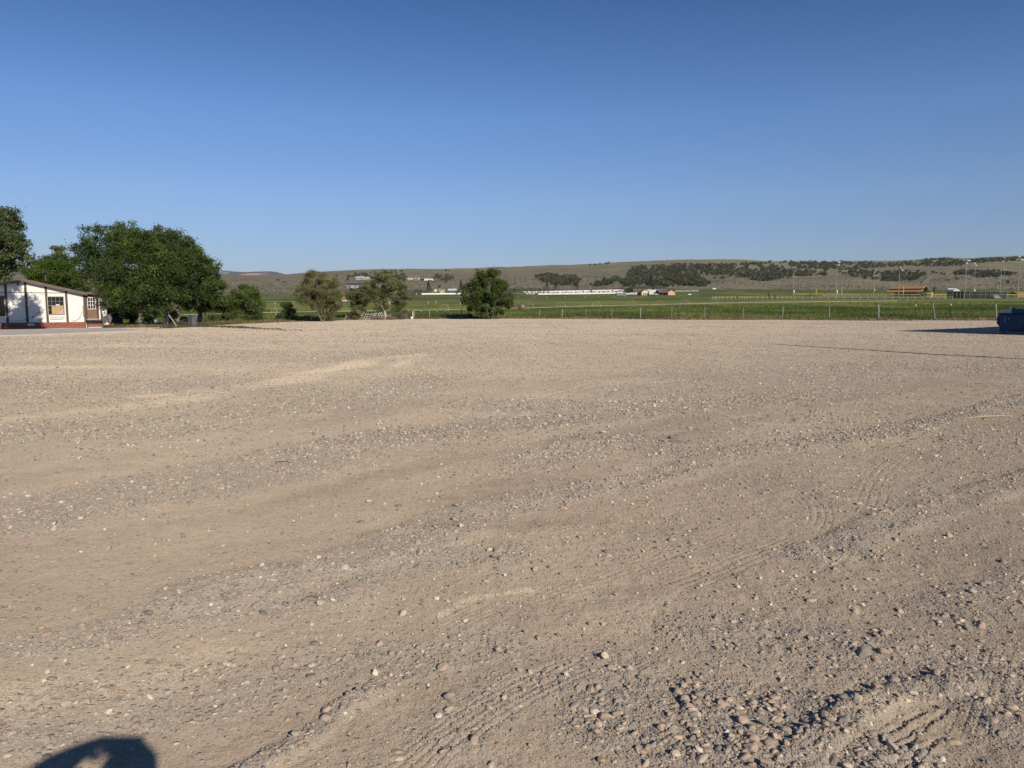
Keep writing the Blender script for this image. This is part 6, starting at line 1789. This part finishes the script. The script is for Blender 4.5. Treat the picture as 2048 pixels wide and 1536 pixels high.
# ================================================================== HOMES IN THE VALLEY
def cottage(name, label, px0, px1, yb, ye, yr, wall, roof, dep=8, ridge='x', win=(), door=None, d=None, over=.4, group='homes across the valley', rz=0.0, cat='house', porch=None, chimney=None, glass_m=None):
    pm_ = (px0 + px1) / 2; p = on(pm_, d) if d else hit(pm_, yb); s = p.y / FPX
    t = thing(name, label, cat, p, rz, group); w = (px1 - px0) * s; he = (yb - ye) * s; hr = (yb - yr) * s
    mb = MB()
    if ridge == 'y': mb.prism([(-w / 2, -.6), (w / 2, -.6), (w / 2, he), (0, hr), (-w / 2, he)], 0, dep)
    else:
        vs = [(x, y, z) for x in (-w / 2, w / 2) for (y, z) in ((0, -.6), (0, he), (dep / 2, hr), (dep, he), (dep, -.6))]
        mb.add(vs, [(0, 1, 2, 3, 4), (9, 8, 7, 6, 5), (0, 5, 6, 1), (3, 8, 9, 4), (1, 6, 7, 2), (2, 7, 8, 3), (0, 4, 9, 5)])
    part('wall', mb, wall, t)
    rb = MB(); o = over; k = .12
    if ridge == 'y':
        sl = (hr - he) / (w / 2)
        rb.prism([(-w / 2 - o, he - o * sl + .02), (0, hr + .02), (0, hr + .02 + k), (-w / 2 - o, he - o * sl + .02 + k)], -o, dep + o)
        rb.prism([(w / 2 + o, he - o * sl + .02), (.001, hr + .02), (.001, hr + .02 + k), (w / 2 + o, he - o * sl + .02 + k)], -o, dep + o)
    else:
        sl = (hr - he) / (dep / 2)
        rb.slab([(-w / 2 - o, -o, he - o * sl + .14), (w / 2 + o, -o, he - o * sl + .14), (w / 2 + o, dep / 2, hr + .14), (-w / 2 - o, dep / 2, hr + .14)], k)
        rb.slab([(w / 2 + o, dep + o, he - o * sl + .14), (-w / 2 - o, dep + o, he - o * sl + .14), (-w / 2 - o, dep / 2 + .001, hr + .14), (w / 2 + o, dep / 2 + .001, hr + .14)], k)
    ro = part('roof', rb, roof, t)
    if chimney is not None: mb = MB(); mb.box(((chimney - .5) * w, dep * .5, hr + .4), (.7, .7, 1.6)); part('chimney', mb, wall, ro)
    for (a, b, c, e) in win:
        mb = MB(); mb.span((a - .5) * w, (b - .5) * w, -.06, -.001, c * he, e * he); wo_ = part('window', mb, FRAME_W, t)
        mb = MB(); q = .09; mb.span((a - .5) * w + q, (b - .5) * w - q, -.08, -.061, c * he + q, e * he - q); part('pane', mb, glass_m or GLASS, wo_)
    if door: a, b, e = door; mb = MB(); mb.span((a - .5) * w, (b - .5) * w, -.07, -.001, -.05, e * he); part('door', mb, BEAM, t)
    if porch:
        a, b, e, dp = porch
        mb = MB(); mb.slab([((a - .5) * w, -dp, e * he - .25), ((b - .5) * w, -dp, e * he - .25), ((b - .5) * w, -.002, e * he + .15), ((a - .5) * w, -.002, e * he + .15)], .12); po = part('porch', mb, roof, t)
        for u in np.linspace(a + .01, b - .01, 4): mb = MB(); mb.box(((u - .5) * w, -dp + .1, e * he / 2 - .15), (.15, .15, e * he - .3)); part('porch_post', mb, BEAM, po)
    return t, w, he, hr
PEACH = pm('peach_stucco', (.66, .40, .26), (.60, .36, .23), .3, .8)
CREAM = pm('cream_siding', (.70, .58, .38), (.64, .52, .34), .3, .8)
WHITE = pm('white_siding', (.78, .77, .74), (.70, .69, .66), .3, .7)
GREYS = pm('grey_siding', (.38, .40, .42), (.32, .34, .36), .3, .7)
BROWNR = pm('brown_roof', (.20, .125, .105), (.155, .10, .085), .5, .85)
BLUER = pm('slate_blue_roof', (.12, .19, .22), (.10, .155, .18), .5, .7)
GREENR = pm('green_roof', (.028, .075, .062), (.022, .06, .05), .5, .7)
DARKW = pm('dark_log', (.085, .055, .04), (.06, .04, .03), 1, .9)
BLACKR = pm('charcoal_roof', (.07, .072, .078), (.055, .056, .06), .5, .8)
WHITER = pm('white_metal_roof', (.72, .74, .72), (.66, .68, .66), .5, .4)
W2 = ((.06, .16, .45, .85), (.3, .42, .45, .85), (.58, .7, .45, .85), (.84, .94, .45, .85))
cottage('house', 'peach two-storey house with slate blue roof high on the hillside', 815.5, 839, 560.5, 555, 552, PEACH, BLUER, 9, 'x', ((.06, .16, .15, .40), (.08, .16, .6, .85), (.22, .30, .6, .85), (.42, .60, .6, .88), (.66, .92, .58, .86), (.40, .92, .05, .42)), None, chimney=.68)
cottage('house', 'white boxy house right of the peach hillside house', 848.5, 865, 562.2, 557, 554.6, WHITE, BLUER, 9, 'x', ((.10, .18, .25, .6), (.24, .32, .25, .6), (.48, .95, .2, .55)), None)
cottage('carport', 'low dark carport joining the two hillside houses', 840, 848, 561.5, 558.6, 557.8, DARKW, BLACKR, 6, 'x', cat='carport')
cottage('house', 'long house with pale blue-grey roof half hidden among junipers', 712, 728, 559, 556, 552.8, GREYS, pm('pale_blue_roof', (.40, .48, .52), (.34, .42, .46), .5, .6), 10, 'x', ((.1, .3, .3, .8), (.5, .8, .3, .8)))
cottage('house', 'tan house next to the one with the pale blue-grey roof', 729, 742, 559, 555.5, 552.6, pm('tan_siding', (.50, .42, .32), (.45, .37, .28), .3, .8), BLUER, 9, 'y', ((.2, .42, .3, .8), (.58, .8, .3, .8)))
cottage('barn', 'small white barn alone on the left hillside', 663, 671, 561, 558.6, 556.8, WHITE, FRAME_W, 9, 'y', ((.3, .6, .1, .6),), cat='barn')
cottage('shed', 'low cream shed just left of the small white barn', 656.5, 663, 561, 559, 558, CREAM, FRAME_W, 6, 'x', cat='shed')
cottage('house', 'dark-roofed grey house lower on the hillside above the thin trees', 694, 731, 576, 570.2, 566.2, pm('sage_siding', (.34, .36, .33), (.28, .30, .27), .3, .8), BLACKR, 12, 'x', ((.06, .2, .1, .7), (.4, .5, .3, .8), (.62, .74, .3, .8), (.84, .95, .3, .8)), None)
cottage('shed', 'white gabled barn with an orange roof between two shrub trees', 684, 700, 604.3, 599.5, 594.5, pm('whitewash', (.58, .56, .56), (.45, .43, .44), .4, .9), pm('orange_roof', (.45, .22, .08), (.38, .19, .07), .5, .8), 9, 'x', ((.3, .42, .2, .7), (.6, .75, .2, .7)), None, d=325, cat='barn')
cottage('house', 'small pink gabled house glimpsed through the gappy tree', 743, 756, 602, 598, 593.8, PEACH, pm('grey_shingle', (.24, .22, .22), (.2, .18, .18), .5, .9), 9, 'y', ((.3, .7, .2, .75),), None, d=345)
# farmyard behind the hay
cottage('carport', 'open dark carport at the left end of the farmyard', 827.5, 842.5, 589.5, 581.6, 580, DARKW, BLACKR, 7, 'x', ((.0, .0, .0, .0),)[:0], None, cat='carport')
cottage('barn', 'white-roofed open barn right of the broad spruce', 896, 912, 584.5, 581, 577.6, DARKW, WHITER, 10, 'x', ((.2, .4, .1, .7), (.6, .8, .1, .7)), None, cat='barn')
cottage('shed', 'little white gabled shed beside the broad spruce', 868.5, 873.5, 584.2, 581, 578, WHITE, FRAME_W, 6, 'y', cat='shed')
cottage('barn', 'low tan-roofed barn behind the cream trailer', 877, 889, 582.5, 580, 578.2, CREAM, pm('tan_roof', (.48, .36, .24), (.42, .31, .2), .5, .8), 8, 'x', cat='barn')
cottage('shed', 'cream trailer-shaped shed behind the valley white fence', 880, 889, 586.5, 583.4, 582.4, CREAM, CREAM, 5, 'x', cat='shed')
cottage('shed', 'small teal-roofed shed at the right end of the farmyard', 922, 932, 588, 584.5, 581.5, WHITE, pm('teal_roof', (.15, .28, .26), (.12, .23, .21), .5, .7), 8, 'x', cat='shed')
cottage('shed', 'white shed peeping out right of the isolated tree', 958, 970, 588, 585.5, 584, WHITE, WHITER, 6, 'x', cat='shed')
# the lodge with green roofs, four gabled units
for i, (a, b, lab) in enumerate([(1262, 1274, 'leftmost green-roofed log unit of the lodge'), (1275, 1293, 'green-roofed log unit of the lodge over the yellow gable'), (1308, 1319.5, 'green-roofed log unit of the lodge right of the dark pine'), (1320.5, 1331, 'rightmost green-roofed log unit of the lodge')]):
    cottage('lodge_cabin', lab, a, b, 580.5, 577.2, 573.5, DARKW, GREENR, 9, 'x', ((.15, .3, .3, .8), (.65, .85, .3, .8)), (.42, .54, .8), group='green-roofed lodge units', d=720, cat='cabin')
cottage('shed', 'tiny brown gabled shed behind the cemetery', 1243, 1248, 581, 578, 575.6, DARKW, BROWNR, 5, 'y', d=730, cat='shed')
# the near ranch houses
cottage('house', 'long brown-roofed house with a cream yellow gable garage', 1283.5, 1298.5, 590.5, 583.5, 579.2, CREAM, BROWNR, 12, 'y', ((.16, .30, .05, .62), (.35, .62, .05, .62), (.72, .90, .05, .62)), None, glass_m=pm('garage_red', (.22, .085, .06), (.18, .07, .05), 1, .8))
cottage('house', 'brown house wing with its porch behind the silver trailer', 1268, 1284, 590, 583.6, 579.3, BEAM, BROWNR, 9, 'x', ((.3, .5, .3, .7),), (.65, .78, .8))
cottage('house', 'peach house gable with two small windows and a brown roof', 1336, 1350, 590.2, 584, 580.2, PEACH, BROWNR, 12, 'y', ((.18, .30, .30, .70), (.70, .82, .30, .70)), None)
cottage('house', 'brown-roofed wing with a deep shaded porch left of the peach gable', 1317.5, 1336, 590, 584.4, 580.0, DARKW, BROWNR, 11, 'x', ((.4, .5, .2, .7),), (.6, .7, .8), porch=(0, 1, .98, 2.2))

def container(name, label, px0, px1, yb, yt, m, cat, dep=2.6, d=None, wheels=False, win=(), group=None):
    pm_ = (px0 + px1) / 2; p = on(pm_, d) if d else hit(pm_, yb); s = p.y / FPX
    t = thing(name, label, cat, p, 0, group); w = (px1 - px0) * s; h = (yb - yt) * s; b = .55 if wheels else 0
    mb = MB(); mb.span(-w / 2, w / 2, 0, dep, b, h)
    if not wheels:
        for k in range(int(w / .6)): mb.span(-w / 2 + .2 + k * .6, -w / 2 + .45 + k * .6, -.04, -.001, .15, h - .15)
    part('box_body', mb, m, t, bevel=.08 if wheels else .02)
    if wheels:
        for x in (-w * .12, w * .12): mb = MB(); mb.tube([(x, .0, .36), (x, .28, .36)], .36, 12); part('wheel', mb, DARKM, t)
        mb = MB(); mb.tube([(-w / 2, dep / 2, .5), (-w / 2 - 1.2, dep / 2, .5)], .06, 6); part('hitch', mb, DARKM, t)
    for (a, b_, c, e) in win:
        mb = MB(); mb.span((a - .5) * w, (b_ - .5) * w, -.02, -.001, c * h, e * h); part('window', mb, GLASS, t)
container('shipping_container', 'blue-grey shipping container left of the round green tree', 1233.5, 1252, 591.2, 586.4, pm('blue_grey_steel', (.16, .21, .26), (.13, .18, .22), .5, .6), 'container')
container('storage_trailer', 'white and pale blue trailer end beside the blue-grey container', 1252.6, 1259.2, 591, 586.2, pm('white_blue', (.62, .68, .72), (.52, .6, .68), .8, .5), 'trailer', wheels=True)
container('travel_trailer', 'silver-white travel trailer parked by the brown house', 1260.5, 1274, 590.6, 585.4, WHITE, 'trailer', wheels=True, win=((.15, .35, .5, .8), (.55, .8, .5, .8)))
container('box_trailer', 'tall plain white box trailer between the two ranch houses', 1298.6, 1307.2, 590.6, 583.6, WHITE, 'trailer', wheels=True, win=((.45, .65, .5, .75),))
container('semi_trailer', 'long white trailer parked at the foot of the hills, far right', 1894, 1912, 577.5, 574.9, WHITE, 'trailer', d=735, wheels=True)
container('box_truck', 'white box truck at the far edge of the hayfield', 1424.5, 1431, 578.6, 575.2, WHITE, 'truck', d=735, wheels=True)
container('cream_shed', 'rust-roofed building cut off by the right edge of the view', 2035, 2075, 590, 583, pm('brick_brown', (.34, .19, .11), (.28, .16, .09), .6, .8), 'building', dep=8, d=420)
def rust_roof_cap():
    p = on(2055, 420); s = 420 / FPX; t = [o for o in bpy.data.objects if o.get('label', '').startswith('rust-roofed building')][0]
    mb = MB(); h = 7 * s; w = 42 * s; mb.slab([(-w / 2, -.6, h), (w / 2, -.6, h), (w / 2, 4, h + 1.1), (-w / 2, 4, h + 1.1)], .12); mb.slab([(w / 2, 8.6, h), (-w / 2, 8.6, h), (-w / 2, 4.001, h + 1.1), (w / 2, 4.001, h + 1.1)], .12); part('roof', mb, RUSTROOF, t)
rust_roof_cap()

def pickup(label, px, yb, wpx, m, d=None, flip=False, name='pickup_truck', rz=0.0):
    p = on(px, d) if d else hit(px, yb); s = p.y / FPX; L = wpx * s; k = L / 5.6
    t = thing(name, label, 'pickup', p, rz + (math.pi if flip else 0)); 
    y0 = -.95 * k
    mb = MB(); mb.prism([(-2.8 * k, .5 * k), (2.7 * k, .5 * k), (2.75 * k, 1.0 * k), (1.3 * k, 1.12 * k), (-2.8 * k, 1.12 * k)], y0, -y0); body = part('body', mb, m, t, bevel=.05)
    mb = MB(); mb.prism([(-.75 * k, 1.121 * k), (1.35 * k, 1.121 * k), (.75 * k, 1.85 * k), (-.6 * k, 1.85 * k)], y0 * .9, -y0 * .9); cab = part('cab', mb, m, t, bevel=.05)
    for sy in (-1, 1):
        mb = MB(); yy = y0 * .9 * sy; mb.prism([(-.55 * k, 1.25 * k), (1.05 * k, 1.25 * k), (.68 * k, 1.72 * k), (-.5 * k, 1.72 * k)], yy - .02, yy + .02); part('window', mb, GLASS, cab)
    for x in (-1.75, 1.7):
        for sy in (-1, 1): mb = MB(); mb.tube([(x * k, sy * .75 * k, .40 * k), (x * k, sy * .98 * k, .40 * k)], .40 * k, 14); w_ = part('wheel', mb, DARKM, t); mb = MB(); mb.tube([(x * k, sy * .981 * k, .40 * k), (x * k, sy * 1.0 * k, .40 * k)], .22 * k, 10); part('rim', mb, GALV, w_)
    mb = MB(); mb.box((2.76 * k, 0, .62 * k), (.12 * k, 1.8 * k, .2 * k)); part('bumper', mb, GALV, t)
pickup('dark grey flatbed pickup on the dirt road in the hayfield', 812.5, 603, 17, pm('dark_grey_paint', (.06, .065, .07), (.12, .12, .12), 1, .4), d=316)
pickup('white pickup with blue windows beside the tall box trailer', 1313, 590, 9.5, WHITE, flip=True)
pickup('dark car in the yard before the yellow garage', 1278, 590.2, 7, pm('dark_car_paint', (.04, .04, .05), (.05, .05, .06), 1, .3))
pickup('tiny blue-grey car below the dark-roofed hillside house', 681, 576.3, 6, pm('blue_grey_paint', (.14, .18, .22)))
container('water_tank', 'small white stock tank alone in the far green hay', 1376.5, 1382.5, 589.6, 588.0, WHITE, 'tank', dep=1.5)

# white vinyl fences and the cemetery
VINYL = pm('white_vinyl', (.82, .82, .80), (.76, .76, .74), .3, .5)
def vinyl(label, nodes, h, gap, solid=True):
    t = run_fence('vinyl_fence', label, nodes, h, gap, rails=(1.0, .55, .15), mat=VINYL, post_w=.22, group='white vinyl fences in the valley')
    if solid:
        pts = [on(*n) for n in nodes]; B = pts[0]; W_ = []
        for a, b in zip(pts[:-1], pts[1:]):
            for k in range(12): q = a.lerp(b, k / 12); q.z = float(ground_z(q.x, q.y)); W_.append(q - B)
        V = []
        for q in W_: V += [q + Vector((0, .02, .05)), q + Vector((0, .02, h - .05)), q + Vector((0, .08, h - .05)), q + Vector((0, .08, .05))]
        n = len(W_); mb = MB(); mb.add(V, [(4 * i + k, 4 * i + (k + 1) % 4, 4 * i + 4 + (k + 1) % 4, 4 * i + 4 + k) for i in range(n - 1) for k in range(4)]); part('panel', mb, VINYL, t)
vinyl('front white fence of the cemetery, along the hayfield', [(1077, 537), (1120, 545), (1180, 562), (1250, 588)], .85, 9)
vinyl('rear white fence of the cemetery, below the spruces', [(1044, 640), (1100, 650), (1160, 668), (1250, 690)], 1.0, 9)
vinyl('long white fence in front of the farmyard sheds', [(833, 535), (860, 540), (890, 545), (924, 548)], 1.05, 7)
vinyl('white fence behind the two ranch houses', [(1294, 650), (1310, 648), (1324, 646)], 2.2, 7)
vinyl('far white fence running right from the peach house', [(1351, 660), (1375, 668), (1396, 672)], .9, 7, False)
run_fence('chain_link_fence', 'grey chain link fence at the left end of the cemetery', [(1028, 546), (1052, 542), (1076, 539)], 1.3, 3, mesh=CHAIN, rails=(1.0,), mat=GALV)
def cemetery():
    rg = np.random.default_rng(6); MS = []
    ST = [pm('white_marble', (.74, .73, .70), (.62, .61, .58), 1.5, .6), pm('grey_granite', (.36, .36, .37), (.28, .28, .29), 3, .6)]
    for k in range(4):
        mb = MB(); w_, h = [(.9, 1.0), (1.1, .8), (.7, 1.25), (1.3, 1.0)][k]
        pr = [(-w_ / 2, 0), (w_ / 2, 0), (w_ / 2, h * .75)] + [(w_ / 2 * math.cos(a), h * .75 + h * .25 * math.sin(a)) for a in np.linspace(.3, 2.84, 6)] + [(-w_ / 2, h * .75)]
        mb.prism(pr, -.12, .12); mb.span(-w_ / 2 - .1, w_ / 2 + .1, -.2, .2, -.15, .14)
        o = part('headstone', mb, ST[1 if k == 1 else 0]); MS.append(o.data); bpy.data.objects.remove(o)
    rows = 12; n = 0
    for r_ in range(rows):
        u = (r_ + .5) / rows
        for c in range(17):
            px = 1052 + c * 11.6 + rg.normal(0, 2.4) + (r_ % 2) * 5
            if px > 1246 or rg.random() < .3: continue
            d0 = np.interp(px, [1077, 1120, 1180, 1250], [537, 545, 562, 588]); d1 = np.interp(px, [1044, 1100, 1160, 1250], [640, 650, 668, 690])
            d = d0 + 5 + (d1 - d0 - 10) * u + rg.normal(0, 1.2)
            o = bpy.data.objects.new('headstone', MS[int(rg.integers(0, 4))]); COL.objects.link(o); o.location = on(px, float(d)); o.rotation_euler = (0, 0, rg.normal(0, .08)); o.scale = (.95,) * 3
            tag(o, 'small pale headstone standing inside the white-fenced cemetery', 'headstone', 'headstones in the cemetery'); n += 1
    print('headstones', n)
cemetery()
def small_pole(px, yt, yb, d, lab):
    p = on(px, d); H = at(px, yt, d).z - p.z; t = thing('utility_pole', lab, 'utility pole', p, 0, 'thin utility poles in the valley')
    mb = MB(); mb.tube([(0, 0, -.3), (0, 0, H)], [.22, .15], 7); part('pole_shaft', mb, WOOD, t); mb = MB(); mb.box((0, -.2, H - .5), (2.4, .14, .16)); part('crossarm', mb, WOOD, t)
small_pole(1136.5, 571.5, 581, 700, 'thin pale utility pole between the pointed spruce and squat pine')
small_pole(1078.5, 570, 583, 705, 'brown utility pole at the end of the windbreak row')
small_pole(1083, 576, 583, 690, 'shorter pale pole right of the brown utility pole')

# ================================================================== THE AIR
def haze():
    mb = MB(); mb.span(-14500, 14500, -400, 14500, -3.0, 440)
    m = bpy.data.materials.new('thin_air'); m.use_nodes = True; n = m.node_tree.nodes; l = m.node_tree.links
    n.remove(n['Principled BSDF']); v = n.new('ShaderNodeVolumePrincipled')
    v.inputs['Color'].default_value = (.80, .88, 1.0, 1); v.inputs['Density'].default_value = 3.2e-5; v.inputs['Anisotropy'].default_value = .1
    l.new(v.outputs[0], n['Material Output'].inputs['Volume'])
    o = part('haze', mb, m); o['kind'] = 'stuff'; o.display_type = 'WIRE'
haze()
